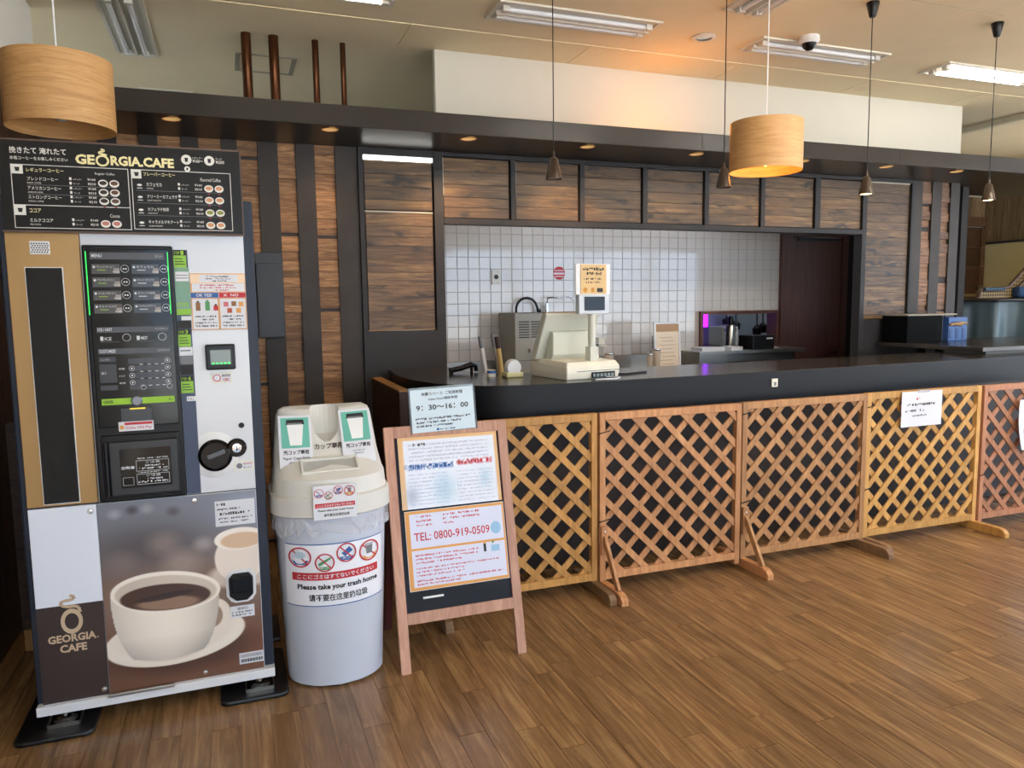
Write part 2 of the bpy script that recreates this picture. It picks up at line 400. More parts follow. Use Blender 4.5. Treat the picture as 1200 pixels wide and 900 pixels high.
struct('ground_outside', B('ground_outside', mat('pale_paving', (206, 203, 195), .9, var=.05), None, -40, 50, -45, 45, -.25, -.11))
# rear of the hall
wb = struct('wall_back', B('wall_back', mat('grey_green_rear_wall', (186, 186, 168), .85, var=.03), None, -4.1, XR+.1, YB, YB+.1, 0, ZC))
# right-hand side wall: upright wood-grain boards between cream wall and a glazed band
VW = wood('grey_brown_upright_board', (70, 56, 42), (148, 124, 92), (30, 30, 2.2), .5, randv=.28)
for k in range(14):
    B('plank', VW, wr, XR-.02, XR, 5.36+k*.145, 5.502+k*.145, 2.29, 2.88)
B('rail', BLACKWOOD, wr, XR-.03, XR, 5.3, YB, 2.26, 2.29)
B('rail', mat('pale_sash', (196, 190, 150), .6), wr, XR-.03, XR, 5.3, YB, 2.88, 2.91)
B('glazing', mat('tinted_upper_glass', (150, 158, 116), .12), wr, XR-.02, XR-.01, 5.3, YB, 2.91, 3.2)
for k in range(5): B('mullion', mat('pale_sash', (196, 190, 150), .6), wr, XR-.04, XR, 5.5+k*.42, 5.53+k*.42, 2.91, 3.2)
# wood-faced doorway in the rear wall at the right, and its boards
dw = struct('door_2')
for k in range(9):
    B('plank', DARKW, dw, 8.72, 9.5, YB-.04, YB, .15+k*.26, .404+k*.26)
    B('plank', wood('door_surround_board', (74, 52, 36), (120, 88, 62), (40, 40, 4), .5, randv=.15), dw, 9.5, 9.6-.021, YB-.06, YB, .15+k*.26, .404+k*.26)
B('rail', wood('door_surround_board', (74, 52, 36), (120, 88, 62), (40, 40, 4), .5, randv=.15), dw, 8.6, 9.579, YB-.07, YB, 2.5, 2.62)
for k in range(4): B('plank', VW, dw, 8.62+k*.24, 8.856+k*.24, YB-.03, YB, 2.62, 2.88)
# dropped ceiling edge seen past the bulkhead at far right
struct('trim_1', MB().box(7.0, 7.06, 4.9, YB, ZC-.05, ZC).box(7.06, XR, 4.9, 4.96, ZC-.05, ZC).build('trim_1', mat('pale_ceiling_trim', (206, 196, 170), .8)))
struct('trim_2', B('trim_2', mat('pale_grey_curtain_rail', (150, 150, 140), .6), None, 6.3, XR-.05, 6.6, 6.66, ZC-.16, ZC-.1))

# ------------------------------------------------------------------ canopy above the counter, bulkhead and pipes
sof = struct('trim_3', B('trim_3', SOFFITM, None, XL+.013, 7.6, 4.5, 5.62, 2.58, 2.70, .004))
for x in (1.3, 3.1, 4.9): B('joint', mat('soffit_joint', (36, 32, 30), .5), sof, x, x+.003, 4.4985, 4.502, 2.582, 2.698)
bulk = struct('wall_bulkhead', MB().box(1.365, 6.22, 5.05, 5.1, 2.7, ZC).build('wall_bulkhead', mat('white_bulkhead_paint', (208, 203, 190), .75, var=.01), bevel=.004))
BRZ = mat('bronze_painted_pipe', (84, 50, 28), .22, metal=.75, var=.05)
for i, (x, r) in enumerate(((.178, .03), (.342, .031), (.598, .021), (.772, .018))):
    t = thing('pipe', ['thick bronze pipe rising to the ceiling, furthest from the white bulkhead', 'thick bronze pipe rising to the ceiling, beside a thinner one', 'thin bronze pipe third from the left above the canopy', 'thinnest bronze pipe, closest to the white bulkhead'][i], 'pipe', (x, 5.13, 2.70), 0, 'bronze pipes above the canopy')
    MB().tube([(0, 0, 0), (0, 0, ZC-2.70)], r, 20).build('shaft', BRZ, t, smooth=40)
    MB().lathe([(r, 0), (r*1.25, 0), (r*1.25, .012), (r, .014)], 20).build('collar', BRZ, t, smooth=40)
t = thing('uplight', 'small warm uplight lying on top of the canopy before the white bulkhead', 'light', (2.95, 4.66, 2.70))
B('base', BLACKWOOD, t, -.08, .08, -.02, .02, 0, .008); MB().lathe([(0, .008), (.012, .008), (.014, .018), (.01, .027), (0, .03)], 18).build('bulb', mat('amber_bulb', (255, 200, 120), .4, emit=(255, 150, 50), strength=30), t, smooth=50)
l = bpy.data.lights.new('uplight_glow', 'POINT'); l.energy = 7; l.color = (1, .36, .05); l.shadow_soft_size = .04
q_ = bpy.data.objects.new('uplight_glow', l); COL.objects.link(q_); q_.parent = t; q_.location = (0, 0, .06)
# downlights in the canopy
WARMGLOW = mat('downlight_lens', (250, 210, 150), .4, emit=(255, 200, 130), strength=.45)
DLX = (-.246, .603, 1.45, 2.274, 3.123, 4.05, 4.871, 5.627)
names = ['above the coffee machine menu board', 'beside the tall wood panel on its left', 'over the first upper wood panel', 'over the third upper wood panel', 'over the fifth upper wood panel', 'behind the lit drum lamp', 'over the tall right-hand panel', 'at the right end of the canopy']
for x, nm in zip(DLX, names):
    t = thing('downlight', 'small round brass-rimmed downlight in the dark canopy '+nm, 'downlight', (x, 4.6, 2.58), 0, 'downlights in the canopy')
    MB().lathe([(.045, 0), (.052, 0), (.052, -.004), (.045, -.004), (.045, 0)], 28).build('rim', mat('brass_rim', (190, 140, 80), .3, metal=.8), t, smooth=40)
    MB().lathe([(.0005, -.002), (.045, -.002)], 28).build('lens', WARMGLOW, t)
    if x not in (-.246, 5.627, 4.871):
        l = bpy.data.lights.new('downlight_beam', 'SPOT'); l.energy = 45 if x in (1.45, 2.274) else 8; l.color = (1, .62, .3); l.spot_size = 1.5; l.spot_blend = .8; l.shadow_soft_size = .04
        q = bpy.data.objects.new('downlight_beam', l); COL.objects.link(q); q.parent = t; q.location = (0, .0, -.012); q.rotation_euler = (.55, 0, 0)

# ------------------------------------------------------------------ strip wall: black uprights with stacked wood blocks between
BLK = wood('weathered_wood_block', (100, 70, 46), (200, 152, 104), (5, 50, 60), .6, randv=.35, third=(150, 108, 72), bump=.3)
sw = struct('wall_strip', B('wall_strip', mat('black_backing', (24, 22, 22), .7), None, XL, .83, 5.1, 5.16, 0, 2.58))
posts = [(-.96, -.80), (-.675, -.575), (-.455, -.354), (-.228, -.127), (0, .092), (.21, .333), (.44, .558), (.685, .828)]
UPR = mat('umber_upright', (66, 60, 56), .5, var=.12, spec=.2, bump=.1, bscale=60); DKB = mat('dark_spacer_strip', (52, 40, 34), .6, var=.2)
for a, b_ in posts: B('upright', UPR, sw, a, b_, 5.052, 5.1, 0, 2.58, .002)
def blocks(parent, cols, z0, z1, mtl):
    hs = [.045, .06, .075, .095]; cache = {}
    for a, b_ in cols:
        z = z0
        while z < z1-.02:
            h = min(rnd.choice(hs), z1-z); d = rnd.choice((5.06, 5.068, 5.078)); w = round(b_-a, 3)
            if z1-z-h < .03: h = z1-z
            mt = mtl
            if rnd.random() < .13 and z1-z > .1: h = .02; mt = DKB; d = 5.072
            key = (w, round(h, 4), d, mt.name)
            if key not in cache: cache[key] = MB().box(0, b_-a, d, 5.1, .0008, h-.0008).mesh('wood_block', mt)
            o = link('wood_block', cache[key], parent); o.location = (a, 0, z); z += h
blocks(sw, [(posts[i][1], posts[i+1][0]) for i in range(2, 7)], 1.0, 2.58, BLK)
blocks(sw, [(posts[i][1], posts[i+1][0]) for i in range(0, 2)], 1.9, 2.58, BLK)
for i in range(7): B('wood_block', BLK, sw, posts[i][1], posts[i+1][0], 5.075, 5.1, .02, 1.0 if i > 1 else 1.9)
sr = struct('wall_strip_right', B('wall_strip_right', mat('black_backing', (24, 22, 22), .7), None, 5.67, 6.24, 5.1, 5.16, 0, 2.58))
for a, b_ in ((5.672, 5.79), (5.905, 6.02), (6.13, 6.24)): B('upright', UPR, sr, a, b_, 5.052, 5.1, 0, 2.58, .002)
blocks(sr, [(5.79, 5.905), (6.02, 6.13)], 1.1, 2.58, wood('reddish_wood_block', (78, 56, 43), (158, 120, 92), (5, 50, 60), .6, randv=.4, bump=.3))

# ------------------------------------------------------------------ black frame with wood panels over and beside the servery
PANW = wood('smoked_plank', (56, 40, 25), (142, 110, 70), (2.6, 30, 40), .42, randv=.32, third=(94, 69, 43), knots=.9, bump=.2)
fr = struct('trim_4')
f = MB()
f.box(.83, 1.40, 5.03, 5.12, 0, 1.375).box(.83, .862, 5.03, 5.12, 1.375, 2.58).box(1.335, 1.40, 5.03, 5.12, 1.375, 2.58)
f.box(.862, 1.335, 5.03, 5.12, 2.535, 2.58)
f.box(1.40, 5.09, 5.03, 5.12, 2.10, 2.14).box(1.40, 5.09, 5.03, 5.12, 2.55, 2.58)
muls = [(1.89, 1.93), (2.428, 2.467), (2.95, 2.992), (3.50, 3.54), (4.033, 4.074), (4.58, 4.635)]
for a, b_ in muls: f.box(a, b_, 5.03, 5.12, 2.14, 2.55)
f.box(5.09, 5.14, 5.03, 5.12, 0, 2.58).box(5.64, 5.67, 5.03, 5.12, 0, 2.58).box(5.14, 5.64, 5.03, 5.12, 0, 1.375).box(5.14, 5.64, 5.03, 5.12, 2.55, 2.58)
f.build('frame', BLACKWOOD, fr, bevel=.002)
EDGE = mat('pale_gap_light_edging', (205, 196, 178), .5)  # pale colour stands in for light through the gaps between panels
def panel(a, b_, z0, z1, n, edges='l'):
    p = B('wood_panel', mat('panel_core', (50, 36, 26), .7), fr, a+.002, b_-.002, 5.065, 5.09, z0, z1)
    w = [rnd.choice((1, 1, 1.15, .8)) for _ in range(n)]; t = sum(w); z = z0
    for q in w:
        h = (z1-z0-.008)*q/t
        o = MB().box(0, b_-a-.016, 5.05, 5.066, .0012, h-.0012).build('plank', PANW, p); o.location = (a+.008, 0, z+.004); z += h
    if 'l' in edges: B('edge_line', EDGE, p, a+.002, a+.008, 5.05, 5.066, z0+.15, z1)
    if 't' in edges: B('edge_line', EDGE, p, a+.002, b_-.002, 5.05, 5.066, z1-.004, z1+.004)
    if 'b' in edges: B('edge_line', mat('amber_edging', (150, 112, 66), .5), p, a+.002, b_-.002, 5.05, 5.066, z0-.004, z0+.003)
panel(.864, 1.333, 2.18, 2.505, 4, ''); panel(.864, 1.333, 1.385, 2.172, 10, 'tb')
xs = [1.40]+[v for q in muls for v in q]+[5.09]
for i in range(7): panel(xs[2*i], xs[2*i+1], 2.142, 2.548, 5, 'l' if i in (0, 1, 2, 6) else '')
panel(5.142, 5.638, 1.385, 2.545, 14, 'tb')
# strip light in the top of the tall left panel
t = thing('strip_light', 'glowing white strip light along the top of the tall left wood panel', 'light', (1.098, 5.05, 2.52))
B('lens', mat('white_tube_glow', (255, 255, 255), .4, emit=(255, 252, 244), strength=3), t, -.232, .232, -.012, .02, -.012, .012)
B('housing', WHITE, t, -.234, .234, .02, .04, -.014, .014)
# black service box on the strip wall
t = thing('wall_box', 'dark grey flat metal box on the strip wall beside the coffee machine', 'box', (.243, 5.03, 1.62))
B('body', mat('charcoal_enamel', (46, 48, 52), .45), t, -.078, .078, -.09, 0, -.26, .26, .004)
B('lid', mat('charcoal_enamel', (46, 48, 52), .45), t, -.08, .08, -.096, -.09, .2, .264, .002)

# ------------------------------------------------------------------ kitchen behind the counter
YT = 6.25
GROUT = mat('grout', (168, 152, 140), .9)
TILE = mat('glazed_white_tile', (208, 201, 194), .09, spec=.6, var=.02, vscale=2, coat=.3)
wt = struct('wall_tile', MB().box(1.4, 4.30, YT, YT+.1, 0, 2.6).box(4.30, 5.24, YT, YT+.1, 0, 1.07).box(4.30, 5.24, YT, YT+.1, 1.45, 2.6).build('wall_tile', GROUT))
TP = .1
tl = []
for i in range(36):
    for j in range(12):
        x, z = 1.645+i*TP, 1.055+j*TP
        if x+TP > 5.245: continue
        if x+TP > 4.28 and z < 1.43: continue
        tl.append((math.dist((x, YT, z), (0, 0, 1.55)), x, z))
tl.sort()
bm = bmesh.new(); bmesh.ops.create_cube(bm, size=1)
for v in bm.verts: v.co = Vector(((v.co.x+.5)*(TP-.003)+.0015, (v.co.y-.5)*.008, (v.co.z+.5)*(TP-.003)+.0015))
bmesh.ops.bevel(bm, geom=[e for e in bm.edges if all(v.co.y < -.005 for v in e.verts)], offset=.002, segments=1, affect='EDGES')
tme = bpy.data.meshes.new('tile'); bm.to_mesh(tme); bm.free(); tme.materials.append(TILE)
for _, x, z in tl[:300]:
    o = link('tile', tme, wt); o.location = (x, YT, z)
rest = MB()
for _, x, z in tl[300:]: rest.box(x+.0015, x+TP-.0015, YT-.008, YT, z+.0015, z+TP-.0015)
rest.build('tiling', TILE, wt)['kind'] = 'stuff'
B('splashback', STEEL, wt, 1.65, 4.28, YT-.012, YT-.001, .9, 1.052)
struct('ceiling_kitchen', B('ceiling_kitchen', WHITEW, None, 1.4, 6.3, 5.63, YT+.1, 2.6, 2.66))
struct('wall_kitchen_left', B('wall_kitchen_left', WHITEW, None, 1.3, 1.4, 5.125, YT, 0, 2.575))
struct('wall_kitchen_right', B('wall_kitchen_right', mat('shade_dark_wall', (30, 26, 24), .8), None, 6.42, 6.5, 5.17, YT, 0, 2.575))
struct('wall_opening_shade', B('wall_opening_shade', mat('shade_dark_wall', (30, 26, 24), .8), None, 6.1, 6.5, YT+.05, YT+.12, 0, 2.6))  # near-black sheet stands in for the darkness of the open doorway
struct('wall_over_door', B('wall_over_door', BLACKWOOD, None, 5.24, 6.42, YT-.02, YT+.05, 2.24, 2.6))
DOORW = wood('chocolate_door_veneer', (82, 50, 40), (108, 69, 57), (26, 26, 1.6), .4, randv=.05, bump=.05)
dr = struct('door_1', MB().box(5.245, 5.375, YT-.05, YT+.05, 0, 2.24).box(6.03, 6.1, YT-.05, YT+.05, 0, 2.24).box(5.375, 6.03, YT-.05, YT+.05, 2.19, 2.24).build('door_1', DOORW, bevel=.003))
B('leaf', DOORW, dr, 5.38, 6.02, YT-.03, YT+.01, .01, 2.185, .002)
B('closer', mat('dark_metal', (40, 38, 38), .4, metal=.7), dr, 5.45, 6.0, YT-.05, YT-.03, 2.15, 2.175)
B('edge_strip', mat('dark_groove', (20, 12, 10), .6), dr, 5.374, 5.38, YT-.035, YT, .01, 2.19)
MB().tube([(5.96, YT-.03, 1.0), (5.96, YT-.075, 1.0), (5.87, YT-.075, 1.0)], .009, 10).build('handle', CHROME, dr, smooth=40)
# pass-through hatch and what stands in the room behind it
ht = struct('window_11', MB().box(4.30, 4.33, YT-.03, YT+.12, 1.07, 1.45).box(5.21, 5.24, YT-.03, YT+.12, 1.07, 1.45).box(4.33, 5.21, YT-.03, YT+.12, 1.42, 1.45).build('window_11', DOORW))
struct('wall_scullery', B('wall_scullery', mat('pale_blue_grey_wall', (168, 182, 190), .5), None, 4.2, 6.0, 7.0, 7.05, 0, 2.4))
struct('wall_scullery_left', B('wall_scullery_left', mat('dim_wall', (70, 70, 74), .8), None, 4.15, 4.2, YT+.1, 7.05, 0, 2.4))
struct('ceiling_scullery', B('ceiling_scullery', WHITEW, None, 4.15, 6.0, YT+.1, 7.05, 2.4, 2.45))
t = thing('scullery_bench', 'dark bench seen through the kitchen hatch', 'bench', (5.25, 6.75, 0))
B('bench_top', mat('dark_metal', (40, 38, 38), .4, metal=.7), t, -.7, .7, -.2, .2, 1.04, 1.08)
for q in (-.65, .65): B('leg', mat('dark_metal', (40, 38, 38), .4, metal=.7), t, q-.02, q+.02, -.18, .18, 0, 1.04)
t = thing('white_appliance', 'white boxy appliance seen through the hatch at its left', 'appliance', (4.93, 6.72, 1.08))
B('body', WHITE, t, -.1, .1, -.12, .12, 0, .2, .006); B('vent', GREY, t, -.08, .08, -.123, -.12, .15, .18)
t = thing('metal_canister', 'tall shiny metal canister standing in the hatch', 'canister', (4.80, 6.42, 1.09))
MB().lathe([(.0, 0), (.05, 0), (.05, .2), (.043, .215), (0, .22)], 24).build('body', STEEL, t, smooth=40)
MB().lathe([(.025, .215), (.03, .25), (.022, .3), (0, .31)], 20).build('pump', BLACK, t, smooth=40)
t = thing('neon_sign', 'small purple glowing sign inside the hatch', 'sign', (4.90, 6.965, 1.3))
B('tube', mat('purple_neon', (150, 40, 255), .4, emit=(150, 20, 255), strength=8), t, -.05, .0, -.01, .01, -.03, .13)
B('bracket', BLACK, t, -.06, .02, .01, .035, -.04, .14)
t = thing('pan_rack', 'hanging black pans on a rail inside the hatch', 'rack', (5.45, 6.8, 1.5))
MB().tube([(-.5, 0, 0), (.15, 0, 0)], .008, 8).build('rail', BLACK, t)
for q, h in ((-.42, .2), (-.3, .26), (-.02, .34), (.06, .3)): MB().tube([(q, 0, 0), (q, 0, -h*.6), (q+.01, 0, -h*.62)], .008, 6).lathe([(0, -h*.6), (.05, -h*.75), (.045, -h), (0, -h*1.02)], 14, (q, 0, 0)).build('pan', BLACK, t)
t = thing('hatch_shelf', 'stainless steel serving shelf below the kitchen hatch', 'shelf', (4.6, 6.0, 0))
B('shelf_top', STEEL, t, -.6, .62, -.2, .38, 1.055, 1.09, .003)
B('end_box', STEEL, t, -.6, -.3, -.2, .23, .93, 1.055, .003)
B('apron', STEEL, t, -.3, .55, -.12, -.1, .98, 1.055)
B('leg', STEEL, t, .5, .54, -.1, .2, 0, 1.05); B('leg', STEEL, t, -.59, -.55, -.1, .2, 0, .93)
t = thing('card_printer', 'black desktop printer with cable on the hatch shelf', 'printer', (4.74, 5.93, 1.09))
B('body', BLACK, t, -.125, .125, -.1, .12, 0, .13, .008); B('paper_slot', PAPER, t, .03, .1, -.103, -.1, .095, .108)
MB().tube([(.125, 0, .06), (.16, -.02, .04), (.17, -.05, .01), (.21, -.06, .006)], .005, 6).build('cable', WHITE, t, smooth=60)
for x, wd, lb in ((4.16, .25, 'wide stack of white sheets on the hatch shelf'), (4.42, .13, 'narrow stack of white sheets beside the wide one on the hatch shelf')):
    t = thing('paper_stack', lb, 'paper', (x, 5.9, 1.09), 0, 'paper stacks on the hatch shelf')
    for k in range(5): B('sheet', PAPER, t, -wd/2+rnd.uniform(-.004, .004), wd/2, -.09, .09, k*.007, k*.007+.006)
t = thing('scullery_added_light', 'added unseen white tube light on the ceiling behind the hatch', 'light', (5.0, 6.7, 2.4))  # added lamp, brightens the room seen through the hatch
B('batten', WHITE, t, -.6, .6, -.04, .04, -.04, 0); MB().tube([(-.55, 0, -.06), (.55, 0, -.06)], .016, 12).build('tube', mat('cool_tube_glow2', (255, 255, 255), .4, emit=(226, 236, 255), strength=14), t, smooth=60)
# kitchen bench and appliances
t = thing('kitchen_bench', 'low stainless kitchen bench along the tiled wall', 'bench', (2.85, 5.95, 0))
B('bench_top', STEEL, t, -1.2, 1.14, -.3, .28, .86, .9, .004); B('cabinet', STEEL, t, -1.18, 1.12, -.26, .26, .05, .86)
t = thing('ice_machine', 'grey stainless ice machine with louvred side behind the till', 'appliance', (2.32, 5.95, .9))
B('body', mat('dull_steel', (132, 128, 119), .5, metal=.5, var=.05), t, -.14, .14, -.2, .2, 0, .574, .006)
for r in range(2):
    for k in range(7): B('louvre', mat('vent_shadow', (50, 48, 44), .7), t, -.105+r*.11, -.015+r*.11, -.206, -.199, .37+k*.021, .379+k*.021)
B('seam', mat('vent_shadow', (50, 48, 44), .7), t, -.138, .138, -.2025, -.2, .18, .184)
MB().lathe([(0, 0), (.011, 0), (.011, .028), (0, .03)], 14, (0, 0, 0)).build('latch', mat('dull_steel', (150, 146, 136), .42, metal=.6), t, smooth=40).location = (-.01, -.215, .25)
t = thing('gooseneck_hose', 'black arched spray hose above the ice machine', 'faucet', (2.42, 6.185, .9))
MB().tube([(-.06, 0, 0), (-.06, 0, .55)]+[(.04-.1*math.cos(PI*k/12), 0, .6+.1*math.sin(PI*k/12)) for k in range(12)]+[(.16, 0, .55)], .011, 10).build('hose', BLACK, t, smooth=60)
MB().tube([(.15, 0, .6), (.17, -.01, .52)], [.018, .026], 12).build('spray_head', BLACK, t, smooth=50)
t = thing('wall_tap', 'thin chrome wall tap on the white tiles behind the till', 'faucet', (2.68, YT-.01, 1.52))
MB().tube([(-.03, 0, 0), (-.03, -.06, 0), (-.03, -.08, .08), (.16, -.14, .085), (.2, -.15, .05)], .009, 10).build('spout', CHROME, t, smooth=60)
MB().tube([(-.03, -.06, -.08), (-.03, -.06, .03)], .018, 12).build('valve', CHROME, t, smooth=50)
t = thing('wall_switch', 'white switch plate with a black dial on the tiles', 'switch', (2.19, YT-.008, 1.785))
B('plate', mat('light_grey_plate', (206, 200, 190), .4), t, -.038, .038, -.012, 0, -.062, .062, .003)
MB().lathe([(0, .028), (.02, .028), (.023, 0)], 20).build('dial', BLACK, t, smooth=40).rotation_euler = (PI/2, 0, 0); t.children[-1].location = (0, -.012, 0)
B('marking', GREY, t, -.02, .02, -.0125, -.012, .04, .05)
t = thing('round_notice', 'small red and white round sticker on the tiles by the till', 'sticker', (2.80, YT-.009, 1.82))
MB().lathe([(0, .001), (.058, .001), (.058, 0)], 28).build('disc', RED, t).rotation_euler = (PI/2, 0, 0)
Dec(t, -.0015).rect(PAPER, -.052, .052, -.012, .004).rect(PAPER, -.045, .045, .018, .026).rect(PAPER, -.04, .04, -.034, -.026)
t = thing('wall_outlet', 'grey wall outlet with a black plug and lead on the tiles', 'outlet', (3.80, YT-.008, 1.17))
B('plate', mat('mid_grey_plate', (120, 120, 118), .4), t, -.035, .035, -.01, 0, -.062, .062, .003)
B('plug', BLACK, t, -.01, .025, -.045, -.01, -.035, 0, .004)
B('socket', PAPER, t, -.015, .015, -.012, -.01, .012, .04)
MB().tube([(.005, -.04, -.02), (.005, -.06, -.08), (-.06, -.08, -.14), (-.14, -.1, -.19)], .006, 8).build('lead', BLACK, t, smooth=60)
t = thing('framed_menu', 'white framed cream menu sheet leaning at the back of the counter', 'frame', (3.655, 5.78, .9))
FA = -.06
for o in (MB().box(-.135, -.118, -.008, .008, 0, .47).box(.118, .135, -.008, .008, 0, .47).box(-.118, .118, -.008, .008, 0, .017).box(-.118, .118, -.008, .008, .453, .47).build('frame', WHITE, t), B('sheet', mat('cream_sheet', (232, 214, 190), .6), t, -.118, .118, -.003, .003, .017, .453), B('header', mat('tan_header', (176, 136, 98), .6), t, -.118, .118, -.005, -.003, .385, .453)):
    o.rotation_euler = (FA, 0, 0)
d = Dec(o, -.006)
for k in range(9): d.rect(mat('tan_header', (176, 136, 98), .6), -.08+.02*(k % 2), .08-.015*(k % 3), .06+k*.034, .064+k*.034)
# sink-side jars and small ware along the inner edge
for i, (x, y, h, r, lb) in enumerate(((2.93, 5.75, .33, .028, 'steel milk frother standing behind the till'), (3.02, 5.7, .22, .04, 'clear glass jar beside the milk frother'), (3.42, 5.7, .2, .03, 'small clear glass in the group left of the outlet lead'), (3.50, 5.72, .24, .035, 'taller clear glass beside the outlet lead'))):
    t = thing('kitchen_ware', lb, 'jar', (x, y, .9), 0, 'small ware by the sink')
    if i == 0:
        MB().tube([(0, 0, 0), (0, 0, .26), (.01, 0, .3)], .006, 8).build('rod', CHROME, t, smooth=60)
        MB().lathe([(.03, 0), (.035, .06), (.03, .2), (.012, .22), (.014, .27), (.02, .3), (0, .32)], 18).build('body', STEEL, t, smooth=50)
    else:
        MB().lathe([(0, .004), (r*.8, .004), (r, h), (r*.94, h), (r*.75, .012), (0, .012)], 18).build('body', clear_mat('jar_glass', (236, 228, 216), .4), t, smooth=50)
        MB().lathe([(r*1.02, h-.012), (r*1.06, h-.006), (r*1.02, h)], 18).build('rim', CHROME, t, smooth=50)
t = thing('soap_dispenser', 'cream wall soap dispenser on the tiles', 'dispenser', (3.20, YT-.008, 1.18))
B('body', CREAM, t, -.035, .035, -.06, 0, -.02, .05, .008); B('tray', CREAM, t, -.045, .045, -.08, 0, -.032, -.02, .003)
# kitchen lamp hidden over the servery opening
t = thing('kitchen_tube_light', 'white fluorescent batten under the kitchen ceiling', 'light', (3.3, 5.85, 2.6))
B('batten', WHITE, t, -1.2, 1.2, -.06, .06, -.05, 0); MB().tube([(-1.15, 0, -.07), (1.15, 0, -.07)], .018, 12).build('tube', mat('cool_tube_glow', (255, 255, 255), .4, emit=(226, 236, 255), strength=14), t, smooth=60)

# ------------------------------------------------------------------ counter
CT = mat('dark_counter_top', (56, 51, 48), .2, var=.06, spec=.5)
AP = mat('black_counter_apron', (15, 15, 18), .42, var=.05, spec=.25)
out = [(.985, 4.995), (.95, 4.6), (.97, 4.22), (1.04, 3.97), (1.13, 3.82), (1.26, 3.71), (1.45, 3.665), (1.86, 3.655), (3.03, 3.685), (4.53, 3.765), (5.43, 3.81), (7.6, 3.92)]
inn = [(7.6, 4.5), (3.87, 4.36), (2.54, 4.34), (1.58, 4.30), (1.42, 4.52), (1.405, 4.995)]
ctr = thing('counter', 'long dark cafe counter with a rounded left end behind the lattice screens', 'counter', (0, 0, 0))
MB().prism_xy(out+inn, 1.09, 1.122).build('countertop', CT, ctr, bevel=.004)
def offset(pts, d):
    r = []
    for i, p in enumerate(pts):
        a = Vector(pts[max(i-1, 0)]); b_ = Vector(pts[min(i+1, len(pts)-1)]); t_ = (b_-a).normalized(); r.append((p[0]-t_.y*d, p[1]+t_.x*d))
    return r
def band(pts, d0, d1, z0, z1): 
    a, b_ = offset(pts, d0), offset(pts, d1); return MB().prism_xy(a+b_[::-1], z0, z1)
band(out, -.003, .05, .95, 1.1195).build('apron', AP, ctr, smooth=30)
band(out, .26, .30, .0, .95).build('base_panel', mat('dark_brown_base_panel', (44, 34, 30), .5, var=.06), ctr)
band(inn[::-1], -.02, -.06, 0, 1.09).build('rear_panel', AP, ctr)
B('inner_shelf', AP, ctr, 1.45, 2.6, 4.36, 4.66, .87, .9); B('inner_shelf_side', AP, ctr, 2.58, 2.6, 4.36, 4.66, 0, .87)
t = thing('counter_return', 'dark brown low board between the strip wall and the counter end', 'board', (.89, 4.5, 0))
MB().prism_yz([(-.4, 0), (.45, 0), (.45, 1.07), (-.4, 1.07)], -.03, .03).build('board', wood('dark_walnut_board', (40, 24, 14), (66, 40, 24), (30, 3, 30), .5, randv=.05), t, bevel=.003); B('cap', OAK, t, -.032, .032, -.4, .45, 1.07, 1.078)
t = thing('counter_tag', 'small cream switch tag on the black counter front', 'tag', (3.08, 3.684, 1.053), .02)
B('plate', CREAM, t, -.022, .022, -.006, 0, -.026, .024, .002); B('switch', GREY, t, -.008, .008, -.009, -.006, -.018, .004)
# raised bar at the right end
t = thing('raised_bar', 'raised dark bar slab on the right end of the counter', 'counter', (5.9, 4.45, 1.122))
B('slab', CT, t, -.66, 1.4, -.46, .54, .026, .058, .003); B('plinth', mat('pale_grey_plinth', (150, 140, 126), .6), t, -.55, 1.3, -.4, -.04, 0, .026)
t = thing('black_cabinet', 'low black cabinet with pale top edge standing on the raised bar', 'cabinet', (5.50, 4.85, 1.18))
B('body', mat('matte_black', (12, 12, 13), .8, spec=.1), t, -.2, .2, -.13, .13, 0, .225, .004); B('top', mat('pale_grey_plinth', (150, 140, 126), .6), t, -.205, .36, -.135, .135, .225, .237); B('door', mat('charcoal_enamel', (46, 48, 52), .45), t, .205, .215, -.12, .12, .01, .22)
t = thing('blue_crate', 'small blue plastic crate with a tan rope handle on the raised bar', 'crate', (5.885, 4.85, 1.18))
B('body', mat('blue_plastic', (58, 92, 150), .4), t, -.1, .12, -.12, .12, 0, .205, .006)
for k in range(3): B('rib', mat('blue_plastic_dark', (44, 72, 122), .4), t, -.09+k*.075, -.06+k*.075, -.124, -.12, .02, .11)
MB().tube([(-.1, -.13, .14), (-.05, -.14, .15), (0, -.15, .145), (.03, -.14, .155), (.1, -.13, .15)], [.012, .011, .022, .012, .011], 10).build('handle', mat('tan_rope', (170, 136, 96), .8), t, smooth=60)

# ------------------------------------------------------------------ till on the counter, seen from behind
t = thing('cash_register', 'cream till seen from behind with slanted screen and customer display', 'cash register', (1.86, 3.97, 1.122), .14)
CREAM2 = mat('grey_cream_plastic', (206, 206, 190), .45, var=.02)
MB().loft([[(-.16, -.19, 0), (.19, -.19, 0), (.19, .2, 0), (-.16, .2, 0)], [(-.165, -.2, .04), (.195, -.2, .04), (.195, .21, .04), (-.165, .21, .04)], [(-.165, -.2, .07), (.195, -.2, .07), (.195, .21, .085), (-.165, .21, .085)], [(-.15, -.18, .1), (.18, -.18, .1), (.18, .2, .11), (-.15, .2, .11)]]).build('base', CREAM, t, bevel=.006)
B('drawer_seam', mat('vent_shadow', (50, 48, 44), .7), t, -.1, .196, -.202, -.199, .046, .049)
B('port_panel', BLACK, t, .0, .16, -.203, -.199, .006, .04)
for k in range(6): B('port', mat('port_grey', (120, 128, 126), .4, metal=.3), t, .008+k*.025, .024+k*.025, -.206, -.202, .012, .03)
MB().prism_yz([(.11, .1), (.17, .1), (.03, .372), (-.01, .376), (-.02, .36)], -.185, .185).build('screen_housing', CREAM2, t, bevel=.006)
